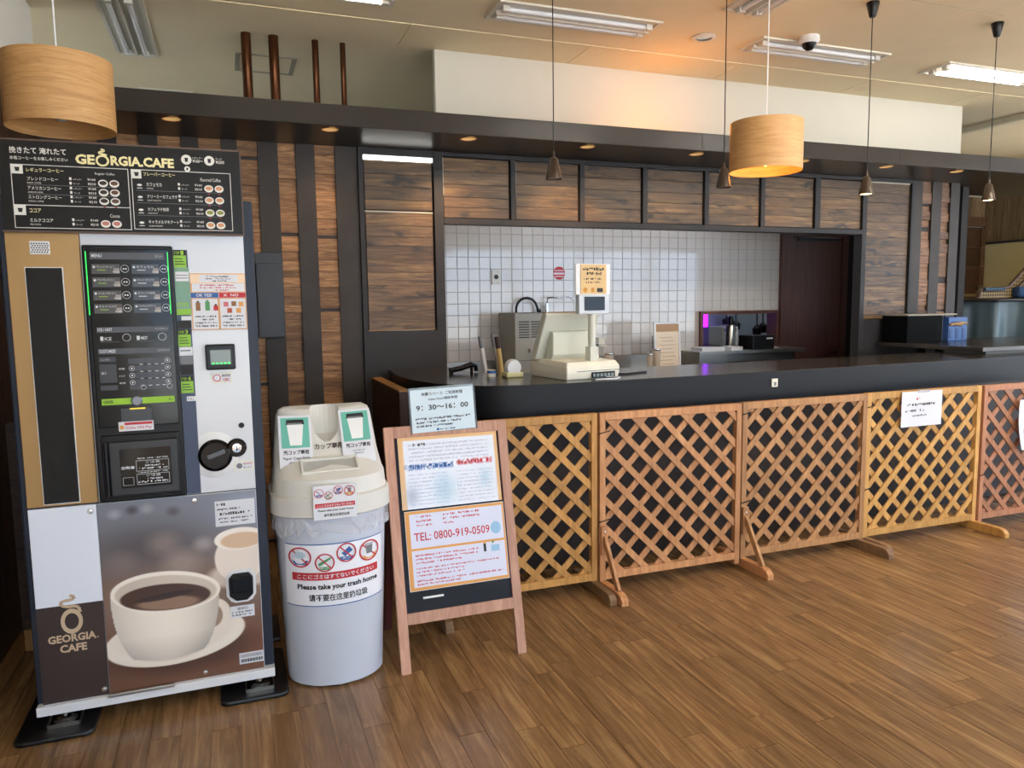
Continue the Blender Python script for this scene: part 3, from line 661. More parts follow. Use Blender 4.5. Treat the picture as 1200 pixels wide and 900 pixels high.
MB().prism_yz([(.10, .1), (.03, .27), (-.005, .265), (.0, .13), (.03, .1)], -.13, .13).build('screen_back', CREAM2, t, bevel=.006)
B('screen_edge', mat('amber_edging', (190, 150, 90), .5), t, -.187, .187, -.012, .03, .374, .379)
MB().box(.02, .075, -.16, -.11, .1, .18).tube([(.047, -.135, .15), (.047, -.135, .37)], .022, 14).build('pole', CREAM2, t, smooth=40)
B('customer_display', mat('silver_grey_plastic', (196, 202, 208), .35), t, -.055, .15, -.16, -.12, .365, .475, .004)
B('display_glass', GLOSSBLACK, t, -.02, .118, -.163, -.159, .385, .462)
s = B('card_holder', WHITE, t, -.07, .162, -.15, -.14, .475, .645); c = B('notice', mat('kraft_card', (212, 180, 130), .7), t, -.04, .135, -.154, -.15, .478, .642)
d = Dec(c, -.1545)
d.greek(INK, -.025, .125, .608, .018, 1).greek(INK, .0, .1, .584, .016, 2).greek(INK, -.02, .1, .556, .011, 3).greek(INK, -.01, .09, .538, .009, 4)
d.ell(mat('mustard_ink', (190, 130, 40), .6), -.01, .5, .014).rect(mat('mustard_ink', (190, 130, 40), .6), .03, .05, .488, .512).rect(INK, .07, .11, .488, .51)
MB().tube([(.1, -.2, .01), (.16, -.25, .006), (.1, -.3, .006), (-.02, -.27, .006)], .004, 6).build('cable', WHITE, t, smooth=60)
MB().tube([(.2, 0, .02), (.26, -.06, .006), (.32, -.1, .006), (.5, -.06, .006)], .006, 6).build('cable', BLACK, t, smooth=60)
# counter-top small things
t = thing('napkin_dome', 'small round white clock-like dispenser beside the till', 'dispenser', (1.52, 4.12, 1.122))
B('base', mat('pale_yellow_plastic', (214, 204, 150), .5), t, -.03, .075, -.05, .05, .0, .03, .008); MB().lathe([(0, .05), (.042, .045), (.048, .02), (.048, 0)], 24).build('dome', WHITE, t, smooth=50).rotation_euler = (PI/2, 0, 0); t.children[-1].location = (.02, 0, .058)
t = thing('tape_roll', 'blue and white tape roll beside the white dispenser', 'tape', (1.44, 4.2, 1.122))
MB().lathe([(.026, 0), (.026, .04), (.016, .04), (.016, 0)], 20).build('roll', CREAM, t, smooth=40); MB().lathe([(.027, .02), (.027, .036)], 20, ).build('band', BLUE, t, smooth=40)
t = thing('black_clamp', 'black hook clamp lying on the counter end', 'clamp', (1.36, 4.5, 1.122), .2)
MB().tube([(-.1, 0, .02), (-.02, 0, .03), (.05, 0, .05), (.085, 0, .04), (.09, 0, .008)], [.018, .017, .018, .016, .014], 10).build('arm', BLACK, t, smooth=50); MB().box(-.1, -.08, -.012, .012, 0, .02).box(.05, .06, -.01, .01, 0, .05).build('foot', BLACK, t)
for p0, p1, r, c, cap, lb in (((1.78, 4.9, .2), (1.60, 4.9, 1.33), .014, WHITE, GREY, 'white handle of a broom leaning behind the counter end'), ((1.86, 4.81, .2), (1.66, 4.81, 1.345), .013, mat('grey_handle', (150, 146, 138), .5), GREY, 'grey handle of a mop leaning behind the counter end'), ((1.80, 4.72, .2), (1.66, 4.72, 1.335), .017, mat('bamboo_handle', (196, 164, 96), .5), mat('dark_brown_cap', (56, 34, 24), .6), 'bamboo yellow broom handle with dark tip behind the counter')):
    t = thing('broom', lb, 'broom', (p0[0], p0[1], 0), 0, 'brooms behind the counter')
    a = Vector((0, 0, p0[2])); b_ = Vector((p1[0]-p0[0], 0, p1[2]))
    MB().tube([a, a.lerp(b_, .93)], r, 12).build('handle', c, t, smooth=50); MB().tube([a.lerp(b_, .93), b_], r*1.08, 12).build('grip', cap, t, smooth=50)
    MB().loft([[(-.12, -.03, 0), (.12, -.03, 0), (.12, .03, 0), (-.12, .03, 0)], [(-.05, -.02, .22), (.05, -.02, .22), (.05, .02, .22), (-.05, .02, .22)]]).build('head', c, t)
bag = thing('plastic_bag', 'crumpled clear plastic bag hanging beside the ice machine', 'bag', (2.62, 5.80, .9))
rr = random.Random(3); pts = []
MB().loft([[( (.05+.06*k/5)*math.cos(a)*(.7+.5*rr.random()), .03*math.sin(a)*(.7+.5*rr.random()), .5-.1*k) for a in [2*PI*q/14 for q in range(14)]] for k in range(6)]).build('film', clear_mat('thin_film', (240, 240, 240), .25, .15), bag)

# ------------------------------------------------------------------ covered furniture stack at far right
t = thing('covered_table', 'high round table draped in a blue-grey plastic cover at far right', 'table', (8.42, 6.3, 0))
MB().lathe([(0, 1.505), (.72, 1.505), (.74, 1.515), (.74, 1.53), (.72, 1.54), (0, 1.54)], 48).build('tabletop', mat('dark_table_edge', (46, 34, 30), .25), t, smooth=40)
MB().lathe([(.28, 0), (.28, .03), (.05, .06), (.045, 1.505)], 24).build('pedestal', BLACK, t, smooth=40)
rr = random.Random(5); secs = []
for k in range(14):
    z = 1.5-k*.06; ring = []
    for q in range(120):
        a = 2*PI*q/120; amp = .03+.06*(k/13)**.8
        r = .6+.05*(k/13)+amp*(math.sin(9*a+1.2*math.sin(3*a))+.35*math.sin(23*a+2))
        hem = max(0, k-8)/5*.10*(math.sin(4*a+.4)+.3*math.sin(11*a))
        ring.append((r*math.cos(a), r*math.sin(a), z+hem))
    secs.append(ring)
MB().loft(secs, caps=False).build('cover', mat('blue_grey_vinyl', (98, 116, 124), .3, var=.1, vscale=3, bump=.3, bscale=12), t, smooth=70)
t = thing('rattan_chair', 'rattan armchair lying on the covered table with a dark blue cushion', 'chair', (8.42, 6.1, 1.54))
def rattan():
    if 'rattan_weave' in MATS: return MATS['rattan_weave']
    m, nt, b = nodes('rattan_weave'); tc = nt.nodes.new('ShaderNodeTexCoord')
    mp = nt.nodes.new('ShaderNodeMapping'); mp.inputs['Rotation'].default_value = (0, PI/4, 0); mp.inputs['Scale'].default_value = (38, 1, 38)
    nt.links.new(tc.outputs['Object'], mp.inputs['Vector'])
    ck = nt.nodes.new('ShaderNodeTexChecker'); ck.inputs['Color1'].default_value = S(172, 138, 84); ck.inputs['Color2'].default_value = S(70, 48, 26); ck.inputs['Scale'].default_value = 1
    nt.links.new(mp.outputs[0], ck.inputs['Vector']); nt.links.new(ck.outputs['Color'], b.inputs['Base Color']); b.inputs['Roughness'].default_value = .6
    MATS['rattan_weave'] = m; return m
MB().prism_xz([(-.55, 0), (1.0, 0), (1.0, .62), (.42, .52), (-.08, .11), (-.55, .09)], -.015, .015).build('side_weave', rattan(), t)
CANE = mat('dark_cane', (84, 60, 38), .4)
MB().tube([(-.56, -.03, .02), (-.54, -.03, .1), (-.1, -.03, .12), (.42, -.03, .54), (.75, -.03, .68), (1.05, -.03, .72)], .022, 10).build('arm_rail', CANE, t, smooth=60)
MB().tube([(-.02, -.06, .08), (.45, -.06, .47), (.8, -.06, .62)], .02, 10).build('arm_rail', CANE, t, smooth=60)
MB().box(-.5, .9, .02, .5, .02, .06).build('seat', rattan(), t, bevel=.01)
B('cushion', mat('dark_blue_cushion', (28, 58, 92), .8, var=.1), t, -.03, .72, -.12, -.02, .0, .13, .03)
B('folded_cloth', mat('slate_blue_cloth', (64, 84, 100), .8, var=.1), t, -.52, -.2, -.08, .02, .085, .12, .012)

# ------------------------------------------------------------------ lattice screens standing in front of the counter
def lattice(x0, x1, m1, m2, front, label, feet, ty=None, z0=.058, z1=.97, yoff=0):
    t = thing('lattice_screen', label, 'screen', (x0, 3.53+yoff, 0), 0, 'lattice screens before the counter'); w = x1-x0; pw, rw = .034, .04
    B('post', m1, t, 0, pw, -.018, .018, z0-.03, z1, .002); B('post', m1, t, w-pw, w, -.018, .018, z0-.03, z1, .002)
    B('rail', m1, t, pw, w-pw, -.018, .018, z0, z0+rw, .002); B('rail', m1, t, pw, w-pw, -.018, .018, z1-rw, z1, .002)
    a, b_, c, d = pw*.7, w-pw*.7, z0+rw*.7, z1-rw*.7
    for layer, sg in ((0, front), (1, -front)):
        y = -.0055 if layer == 0 else .0045
        q = -1.2
        while q < 2.4:
            # line z = c + sg*(x - q)
            pts = []
            for x in (a, b_):
                z = (c if sg > 0 else d)+sg*(x-a-q)
                if c <= z <= d: pts.append((x, z))
            for z in (c, d):
                x = a+q+sg*(z-(c if sg > 0 else d))
                if a < x < b_: pts.append((x, z))
            q += .1535
            if len(pts) < 2: continue
            (xa, za), (xb, zb) = pts[0], pts[-1]
            if math.hypot(xa-xb, za-zb) < .05: continue
            o = MB().bar((0, 0, 0), (xb-xa, 0, zb-za), .034, .0088).build('slat', m2 if layer == 0 else m1, t); o.location = (xa, y, za)
    for side, fl, brace, fm in feet:
        xx = .021 if side == 'l' else w-.021
        prof = [(.22, 0), (.22, .05), (-fl+.05, .058), (-fl+.02, .05), (-fl, .03), (-fl, 0)]
        MB().prism_yz(prof, xx-.02, xx+.02).build('foot', fm, t, bevel=.004)
        if brace:
            MB().bar((xx, -.03, .30), (xx, -fl*.72, .055), .035, .018, up=(1, 0, 0)).build('brace', m1, t, bevel=.002)
            B('brace_block', m1, t, xx-.02, xx+.02, -.036, -.018, .2, .36, .003)
            for zz in (.33, .30): MB().lathe([(0, .004), (.005, .003), (.006, 0)], 10).build('screw', CHROME, t).matrix_local = Matrix.Translation((xx, -.036, zz)) @ Matrix.Rotation(PI/2, 4, 'X')
    for zz in (ty or []):
        MB().tube([(-.009, -.02, zz), (.01, -.024, zz+.005), (.06, -.022, zz+.014)], .0028, 6).build('cable_tie', BLACK, t)
    return t
G = lambda n, a, b_: wood(n, a, b_, (30, 30, 4), .5, randv=.13, bump=.1)
YEL = G('honey_pine', (166, 116, 56), (206, 154, 88)); RD = G('red_cedar', (164, 110, 68), (206, 152, 104)); BR = G('tan_cedar', (150, 104, 64), (192, 144, 96)); YE2 = G('golden_pine', (176, 126, 64), (216, 168, 98)); RD2 = G('rosy_cedar', (156, 102, 72), (194, 138, 104))
GY = G('weathered_foot', (116, 88, 62), (150, 118, 88))
lattice(.88, 1.792, YEL, YEL, -1, 'honey yellow lattice screen partly behind the signboard', [('r', .24, False, GY), ('l', .24, False, GY)])
lattice(1.80, 2.705, RD, RD, -1, 'reddish cedar lattice screen with slanted foot brace, second from the signboard', [('l', .26, True, RD)], [.86, .38], yoff=-.012)
lattice(2.725, 3.652, BR, BR, 1, 'tan lattice screen with a foot brace at its left, third from the signboard', [('l', .26, True, RD), ('r', .26, False, GY)], [.9, .38], yoff=.004)
lattice(3.668, 4.652, YE2, YE2, 1, 'golden yellow lattice screen with a white paper notice taped near its top', [('r', .26, False, YE2), ('l', .22, False, GY)], [.88, .36], yoff=.02)
lattice(4.668, 5.62, RD2, RD2, -1, 'rosy cedar lattice screen at the right edge of the view', [('r', .26, False, RD2)], [.36], yoff=.012)
t = thing('paper_notice', 'white paper notice taped on the golden lattice screen', 'notice', (4.10, 3.516, .855))
B('sheet', PAPER, t, -.172, .172, -.0015, 0, -.115, .11); B('tape', clear_mat('clear_tape', (230, 230, 235), .4, .2), t, -.04, .06, -.003, -.0016, .1, .118)
Dec(t, -.002).greek(RED, -.05, -.01, .055, .02, 1).greek(INK, -.14, .11, .018, .016, 2).greek(INK, -.14, .02, -.02, .016, 3).greek(INK, -.08, .04, -.05, .011, 4)
t = thing('paper_notice', 'curled white paper notice on the rosy lattice screen at the right edge', 'notice', (5.12, 3.50, .69))
MB().loft([[(-.15+.04*(1-k/6)**2*0-.012*math.sin(k/6*PI), -.004-.03*(1-k/6)**2, -.17+.34*k/6), (.15, -.004-.03*(1-k/6)**2, -.17+.34*k/6), (.15, -.003-.03*(1-k/6)**2, -.17+.34*k/6), (-.15-.012*math.sin(k/6*PI), -.003-.03*(1-k/6)**2, -.17+.34*k/6)] for k in range(7)]).build('sheet', PAPER, t)
d = Dec(t, -.036); d.greek(INK, -.12, .1, -.05, .016, 5); d.greek(INK, -.12, .05, -.1, .016, 6)

# ------------------------------------------------------------------ pendant lamps in a row
VENEER = wood('pale_ash_veneer', (184, 136, 82), (216, 170, 114), (4, 4, 46), .45, randv=.02, third=(202, 154, 98), dist=1.6, bump=.05)
def drum(x, label, lit):
    t = thing('drum_lamp', label, 'lamp', (x, 3.5, 2.262), 0, 'veneer drum lamps'); R, h = .195, .264
    MB().lathe([(R, 0), (R, h), (R-.003, h), (R-.003, 0), (R, 0)], 72).build('shade', VENEER, t, smooth=40)
    B('seam', VENEER, t, -.012, .012, R-.001, R+.001, 0, h)
    for k in range(3):
        a = 2*PI*k/3+.5; MB().tube([(0, 0, h-.03), (R*math.cos(a)*.99, R*math.sin(a)*.99, h-.03)], .003, 6).build('spoke', WHITE, t)
    MB().tube([(0, 0, h-.03), (0, 0, ZC-2.262-.02)], .0035, 8).build('cord', WHITE, t)
    MB().lathe([(.02, .10), (.024, .12), (.022, .2), (.012, .235)], 20).build('lamp_holder', WHITE, t, smooth=40)
    MB().lathe([(0, .03), (.02, .036), (.03, .06), (.024, .09), (.016, .11)], 20).build('bulb', mat('lit_bulb', (255, 220, 160), .4, emit=(255, 176, 80), strength=60) if lit else mat('unlit_bulb', (240, 238, 230), .3), t, smooth=60)
    MB().lathe([(0, ZC-2.262), (.045, ZC-2.262), (.045, ZC-2.262-.02), (.01, ZC-2.262-.035)], 24).build('ceiling_rose', WHITE, t, smooth=40)
    if lit:
        l = bpy.data.lights.new('bulb_light', 'POINT'); l.energy = 10; l.color = (1, .45, .1); l.shadow_soft_size = .03
        q = bpy.data.objects.new('bulb_light', l); COL.objects.link(q); q.parent = t; q.location = (0, 0, .15)
drum(-.588, 'unlit wood veneer drum lamp hanging above the coffee machine', False)
drum(2.83, 'lit wood veneer drum lamp glowing orange inside, above the counter', True)
CONE = mat('dark_bronze_cone', (70, 58, 48), .35, metal=.4)
for i, (x, lit, lb) in enumerate(((1.545, False, 'unlit dark cone pendant left of the others, before the first wood panels'), (2.555, False, 'unlit dark cone pendant just left of the lit drum lamp'), (3.561, True, 'lit dark cone pendant right of the lit drum lamp'), (4.571, True, 'lit dark cone pendant furthest right'))):
    t = thing('cone_pendant', lb, 'lamp', (x, 3.5, 2.165), 0, 'small dark cone pendants')
    MB().lathe([(.041, 0), (.02, .1), (.012, .106), (.006, .106), (.018, .098), (.038, .004), (.041, 0)], 32).build('shade', CONE, t, smooth=50)
    MB().lathe([(.007, .104), (.006, .13), (.003, .135)], 14).build('ferrule', CONE, t, smooth=50)
    MB().tube([(0, 0, .12), (0, 0, ZC-2.165-.08)], .0028, 8).build('cord', BLACK, t)
    MB().lathe([(0, ZC-2.165), (.035, ZC-2.165), (.036, ZC-2.165-.006), (.02, ZC-2.165-.075), (.016, ZC-2.165-.082), (0, ZC-2.165-.083)], 24).build('ceiling_cup', BLACK, t, smooth=40)
    MB().lathe([(0, .004), (.03, .004), (.033, .012), (.02, .03), (0, .03)], 20).build('bulb', mat('warm_bulb', (255, 236, 190), .4, emit=(255, 214, 140), strength=25) if lit else mat('unlit_bulb_dim', (120, 112, 100), .3), t, smooth=50)
    if lit:
        l = bpy.data.lights.new('cone_light', 'SPOT'); l.energy = 10; l.color = (1, .72, .42); l.spot_size = 1.6; l.spot_blend = .6; l.shadow_soft_size = .03
        q = bpy.data.objects.new('cone_light', l); COL.objects.link(q); q.parent = t; q.location = (0, 0, -.004)

# ------------------------------------------------------------------ ceiling fittings
TUBE_ON = mat('lit_tube', (255, 255, 255), .4, emit=(255, 250, 238), strength=10); TUBE_OFF = mat('unlit_tube', (222, 222, 226), .25)
REFL = mat('white_reflector', (210, 206, 198), .35); TRIMW = mat('fixture_trim', (214, 208, 196), .5)
TUBE_ADDED = mat('added_bright_tube', (255, 255, 255), .4, emit=(255, 248, 236), strength=140)  # stronger glow for the added lamps over the front floor
def troffer(x0, x1, y0, y1, lit, label):
    t = thing('ceiling_light', label, 'light', ((x0+x1)/2, (y0+y1)/2, ZC), 0, 'recessed tube lights'); w, d = (x1-x0)/2, (y1-y0)/2
    f = MB(); e = .022
    f.box(-w, w, -d, -d+e, -.012, .0).box(-w, w, d-e, d, -.012, .0).box(-w, -w+e, -d+e, d-e, -.012, 0).box(w-e, w, -d+e, d-e, -.012, 0)
    f.build('frame', TRIMW, t)
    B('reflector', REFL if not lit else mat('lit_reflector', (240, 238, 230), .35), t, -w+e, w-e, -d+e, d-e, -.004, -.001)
    lx = w >= d
    for s in (-1, 1):
        if lx: p = [(-w+.06, s*d*.42, -.018), (w-.06, s*d*.42, -.018)]
        else: p = [(s*w*.42, -d+.06, -.018), (s*w*.42, d-.06, -.018)]
        MB().tube(p, .014, 12).build('tube', (TUBE_ADDED if lit == 2 else TUBE_ON) if lit else TUBE_OFF, t, smooth=60)
        for q in p: MB().box(q[0]-.02, q[0]+.02, q[1]-.02, q[1]+.02, -.034, -.003).build('lamp_socket', REFL, t)
    if lx: B('baffle', TRIMW, t, -w+e, w-e, -.006, .006, -.03, -.002)
    else: B('baffle', TRIMW, t, -.006, .006, -d+e, d-e, -.03, -.002)
troffer(1.51, 2.565, 4.14, 4.42, False, 'unlit recessed tube light in front of the white bulkhead, left of the cone cords')
troffer(3.32, 4.405, 4.15, 4.42, False, 'unlit recessed tube light beside the dome camera')
troffer(4.96, 6.02, 4.15, 4.42, True, 'brightly lit recessed tube light at the upper right')
troffer(-.1, .955, 4.14, 4.42, True, 'lit recessed tube light mostly above the top edge of the view')
troffer(-.615, -.365, 4.72, 5.77, False, 'unlit narrow recessed light above the left drum lamp')
troffer(2.79, 3.07, 2.78, 3.86, False, 'unlit recessed light running toward the viewer at the top edge')
for x, y, s in ((2.7, 1.45, 'before the lattice screens'), (4.4, 1.75, 'before the right end of the counter')): troffer(x, x+1.05, y, y+.28, 2, 'added unseen bright tube light overhead '+s)  # added lamps out of view, brighten the floor at the right
for x, y, s in ((-.1, 1.2, 'nearest the left wall'), (2.0, -.8, 'in the middle of the hall'), (6.4, 1.2, 'near the right windows'), (7.7, 3.1, 'at the far right beside the stack'), (8.0, 4.7, 'over the covered furniture')): troffer(x, x+1.05, y, y+.28, True, 'added unseen lit tube light overhead '+s)  # added lamps out of view, light the hall and the far right
t = thing('dome_camera', 'white dome security camera on the ceiling before the bulkhead', 'camera', (3.615, 4.07, ZC))
MB().lathe([(0, 0), (.062, 0), (.064, -.03), (.05, -.045)], 28).build('base', WHITE, t, smooth=40); MB().lathe([(.045, -.043), (.04, -.065), (.022, -.083), (0, -.088)], 24).build('dome', BLACK, t, smooth=60)
t = thing('round_downlight', 'round chrome recessed downlight in the pale ceiling', 'downlight', (2.96, 4.29, ZC))
MB().lathe([(.05, -.002), (.075, -.002), (.077, -.008), (.052, -.01)], 32).build('rim', WHITE, t, smooth=40); MB().lathe([(0, -.004), (.05, -.004)], 28).build('reflector', CHROME, t)
t = thing('air_vent', 'small slatted air vent in the ceiling behind the drum lamp', 'vent', (-.38, 6.75, ZC))
MB().box(-.2, .2, -.14, -.12, -.012, 0).box(-.2, .2, .12, .14, -.012, 0).box(-.2, -.18, -.12, .12, -.012, 0).box(.18, .2, -.12, .12, -.012, 0).build('frame', TRIMW, t)
for k in range(6): B('slat', GREY, t, -.17+k*.058, -.145+k*.058, -.12, .12, -.009, -.002)
t = thing('ceiling_hatch', 'square access panel outlined in the ceiling behind the bronze pipes', 'hatch', (.32, 5.72, ZC))
MB().box(-.2, .2, -.2, -.185, -.01, 0).box(-.2, .2, .185, .2, -.01, 0).box(-.2, -.17, -.185, .185, -.012, 0).box(.17, .2, -.185, .185, -.012, 0).build('frame', mat('hatch_trim', (150, 142, 126), .6), t); B('panel', CEIL, t, -.168, .168, -.183, .183, -.005, 0)

# ------------------------------------------------------------------ coffee vending machine
MX, MY = -.32, 3.07            # local x = world x - MX, local y = world y - MY
vm = thing('vending_machine', 'tall coffee vending machine with black menu board and cup photo front', 'vending machine', (MX, MY, 0))
def q(x): return x-MX
B('body', NAVY, vm, q(-.737), q(.100), .012, .74, .10, 1.953, .006)
GOLD = mat('bronze_gold_panel', (176, 138, 84), .3, metal=.25, var=.03, coat=.3)
WPAN = mat('gloss_white_enamel', (212, 214, 218), .2, spec=.5)
B('gold_panel', GOLD, vm, q(-.715), q(-.489), 0, .014, .842, 1.90, .002)
B('white_panel', WPAN, vm, q(-.487), q(.062), 0, .014, .84, 1.90, .002)
w = B('glass_strip_frame', WHITE, vm, q(-.662), q(-.545), -.004, .001, .85, 1.70)
B('glass_strip', mat('mirror_black_glass', (6, 7, 9), .04, spec=.4), vm, q(-.659), q(-.548), -.006, -.003, .853, 1.697)
sp = B('speaker_grille', WHITE, vm, q(-.642), q(-.58), -.005, .001, 1.744, 1.79, .003)
d = Dec(sp, -.0055, 'perforations')
for i in range(7):
    for j in range(5): d.ell(INK, q(-.635+i*.0078+(j % 2)*.003), 1.752+j*.0073, .0025, n=8)
# black control module
B('module', BLACK, vm, q(-.481), q(-.186), -.022, .002, .842, 1.778, .006)
scn = B('menu_glass', GLOSSBLACK, vm, q(-.466), q(-.198), -.026, -.02, 1.12, 1.765, .003)
LG = mat('green_light_line', (60, 230, 100), .4, emit=(50, 235, 90), strength=.9)
for a, b_ in ((-.4695, -.4668), (-.2045, -.2018)): B('light_line', LG, vm, q(a), q(b_), -.028, -.024, 1.53, 1.755)
DG = mat('dark_grey_band', (74, 76, 82), .4); LIME = mat('lime_band', (150, 196, 40), .45); MIDG = mat('charcoal_tile', (52, 53, 58), .35)
LTX = mat('pale_lettering', (216, 218, 220), .6); BTN = mat('button_black', (14, 14, 16), .25)
CARD = mat('menu_card', (70, 66, 64), .3); CARD2 = mat('menu_card_blue', (58, 64, 74), .3); COFFEE = mat('cup_tone', (150, 142, 136), .5)
d = Dec(scn, -.0265)
d.rect(DG, q(-.455), q(-.214), 1.727, 1.752).text(LTX, 'MENU', q(-.45), 1.734, .012, q(-.417), .02).text(LTX, 'メニュー', q(-.245), 1.735, .009, q(-.22))
drinks = [('ブレンドコーヒー', 'カフェモカ'), ('アメリカンコーヒー', 'クリーミーカフェラテ'), ('ストロングコーヒー', 'カフェラテ抹茶'), ('ミルクココア', 'キャラメルマキアート')]
for r in range(4):
    z = 1.676-r*.047
    for c in range(2):
        x = q(-.452+c*.128); d.rect(CARD if c == 0 else CARD2, x, x+.09, z, z+.034)
        d.text(LTX, drinks[r][c], x+.016, z+.021, .008, x+.072, k=3).rect(LIME if c == 0 else LTX, x+.018, x+.045, z+.012, z+.0145, 3)
        d.ell(LTX, x+.008, z+.024, .004, k=3, n=10).rect(COFFEE, x+.07, x+.088, z+.002, z+.02, 2).text(LTX, '¥160', x+.066, z+.004, .006, x+.088, k=4)
        d.ring(LTX, x+.106, z+.018, .0135, .0012, 2).ell(LTX, x+.102, z+.018, .003, k=3, n=8).ell(LTX, x+.11, z+.018, .003, k=3, n=8)
d.rect(DG, q(-.45), q(-.212), 1.466, 1.486).text(LTX, 'ICE / HOT', q(-.446), 1.471, .011, q(-.4), .02).text(LTX, 'アイス/ホット', q(-.26), 1.472, .008, q(-.216))
for x, s in ((-.44, 'ICE'), (-.322, 'HOT')):
    d.rect(LTX, q(x), q(x+.01), 1.437, 1.452).text(LTX, s, q(x+.014), 1.438, .012, q(x+.036), .02).rect(GREY, q(x+.0), q(x+.06), 1.432, 1.433).ring(LTX, q(x+.085), 1.447, .0135, .0012)
d.rect(DG, q(-.45), q(-.212), 1.388, 1.408).text(LTX, 'CUSTOMIZE', q(-.446), 1.393, .011, q(-.394), .02).text(LTX, 'カスタマイズ', q(-.255), 1.394, .008, q(-.216))
d.rect(MIDG, q(-.45), q(-.394), 1.36, 1.378).text(LTX, 'シングル', q(-.445), 1.365, .007, q(-.415), k=3)
d.rect(MIDG, q(-.45), q(-.394), 1.285, 1.352).text(LTX, '濃さ', q(-.445), 1.315, .009, q(-.428), k=3).rect(MIDG, q(-.45), q(-.394), 1.257, 1.275)
FILM = mat('control_film', (40, 44, 52), .25)
for r in range(4):
    z = 1.36-r*.026
    d.rect(FILM, q(-.355), q(-.212), z-.01, z+.01, 1)
    for x in ((-.225,) if r == 0 else (-.345, -.225)): d.ring(LTX, q(x), z, .009, .001, 3).ell(LTX, q(x), z, .003, k=3, n=8)
    for x in (-.318, -.292, -.268, -.246): d.rect(LTX, q(x), q(x+.011), z-.0135, z-.0115, 3)
    if r: d.text(LTX, ('砂糖', 'ミルク', '粉末')[r-1], q(-.388), z-.004, .007, q(-.368), k=3)
d.rect(FILM, q(-.355), q(-.212), 1.255, 1.272, 1).ring(LTX, q(-.31), 1.263, .009, .001, 3).ring(LTX, q(-.222), 1.263, .009, .001, 3)
d.rect(LIME, q(-.45), q(-.208), 1.203, 1.226, 2).text(INK, 'ORDER', q(-.444), 1.209, .011, q(-.412), .02, k=4).text(INK, '購入', q(-.228), 1.21, .009, q(-.214), k=4)
MB().lathe([(0, .008), (.015, .008), (.019, .004), (.019, 0)], 28).build('order_button', mat('grey_metal_button', (120, 122, 128), .35, metal=.6), vm, smooth=40).matrix_local = Matrix.Translation((q(-.335), -.027, 1.215)) @ Matrix.Rotation(PI/2, 4, 'X')
# card reader under the order bar
B('card_reader', mat('charcoal_tile', (52, 53, 58), .35), vm, q(-.392), q(-.288), -.034, -.024, 1.128, 1.19, .003)
B('reader_lamp', mat('amber_lens', (214, 190, 60), .3, emit=(255, 220, 60), strength=.6), vm, q(-.36), q(-.308), -.0355, -.034, 1.184, 1.189)
s = B('payment_sticker', PAPER, vm, q(-.40), q(-.284), -.037, -.0345, 1.105, 1.14, .001)
Dec(s, -.0375).rect(RED, q(-.38), q(-.288), 1.128, 1.137).ell(ORANGE, q(-.389), 1.12, .008).text(RED, 'Coke ON Pay', q(-.376), 1.11, .012, q(-.29), .01)
# cup delivery door
B('delivery_surround', BLACK, vm, q(-.462), q(-.198), -.03, -.02, .856, 1.092, .004)
dd = B('delivery_door', mat('smoked_door_frame', (34, 35, 38), .35), vm, q(-.437), q(-.208), -.044, -.03, .866, 1.068, .004)
B('door_glass', GLOSSBLACK, dd, q(-.402), q(-.232), -.0465, -.044, .895, 1.04)
MB().tube([(q(-.447), -.04, .87), (q(-.447), -.04, 1.066)], .008, 12).build('hinge', BLACK, dd, smooth=50)
d = Dec(dd, -.047)
d.text(LTX, '自動扉', q(-.398), .965, .012, q(-.355), .015).frame(LTX, q(-.35), q(-.24), .955, .995, .0012).frame(LTX, q(-.35), q(-.24), .905, .944, .0012)
for z0, s in ((.957, 'ご注意'), (.907, 'ご注意')):
    d.text(LTX, s, q(-.318), z0+.026, .009, q(-.27)).greek(LTX, q(-.32), q(-.255), z0+.015, .006, 1).greek(LTX, q(-.345), q(-.245), z0+.004, .007, 2)
d.greek(LTX, q(-.35), q(-.242), 1.0, .005, 8).greek(LTX, q(-.35), q(-.242), .948, .004, 9).frame(LTX, q(-.396), q(-.36), .905, .935, .001)
# STEP column right of the module
GB = mat('green_step_card', (140, 190, 60), .5); GP = mat('pale_green_photo', (120, 158, 136), .45); SB = mat('steel_blue_strip', (54, 66, 92), .4)
col = B('step_column', SB, vm, q(-.185), q(-.137), -.003, .001, .842, 1.765)
d = Dec(col, -.0035, 'step_cards')
for n, z1 in ((1, 1.765), (3, 1.472), (4, 1.296)):
    d.rect(INK, q(-.185), q(-.142), z1-.02, z1).text(LIME, 'STEP', q(-.183), z1-.016, .01, q(-.163), .01).text(LIME, str(n), q(-.16), z1-.018, .015, q(-.15), .02)
    d.rect(GB, q(-.185), q(-.142), z1-.065, z1-.02)
    for k in range(3): d.rect(INK, q(-.181), q(-.155+.004*k), z1-.034-k*.01, z1-.031-k*.01, 2)
d.rect(GP, q(-.185), q(-.135), 1.545, 1.70, 2).rect(PAPER, q(-.182), q(-.137), 1.65, 1.685, 3).rect(GREY, q(-.18), q(-.14), 1.66, 1.663, 4).rect(GREY, q(-.18), q(-.14), 1.67, 1.673, 4)
d.text(LIME, 'STEP2', q(-.182), 1.556, .014, q(-.142), .02, k=4).rect(GB, q(-.185), q(-.135), 1.525, 1.547, 3).rect(PAPER, q(-.17), q(-.135), 1.505, 1.52, 3).rect(INK, q(-.185), q(-.137), 1.475, 1.503, 3)
d.rect(PAPER, q(-.184), q(-.138), 1.372, 1.405, 4).rect(INK, q(-.18), q(-.145), 1.39, 1.393, 5).rect(GREY, q(-.182), q(-.138), 1.34, 1.37, 4).rect(INK, q(-.185), q(-.14), 1.30, 1.338, 3)
d.rect(PAPER, q(-.168), q(-.137), 1.20, 1.218, 4).text(INK, 'PULL', q(-.165), 1.204, .009, q(-.142), k=5)
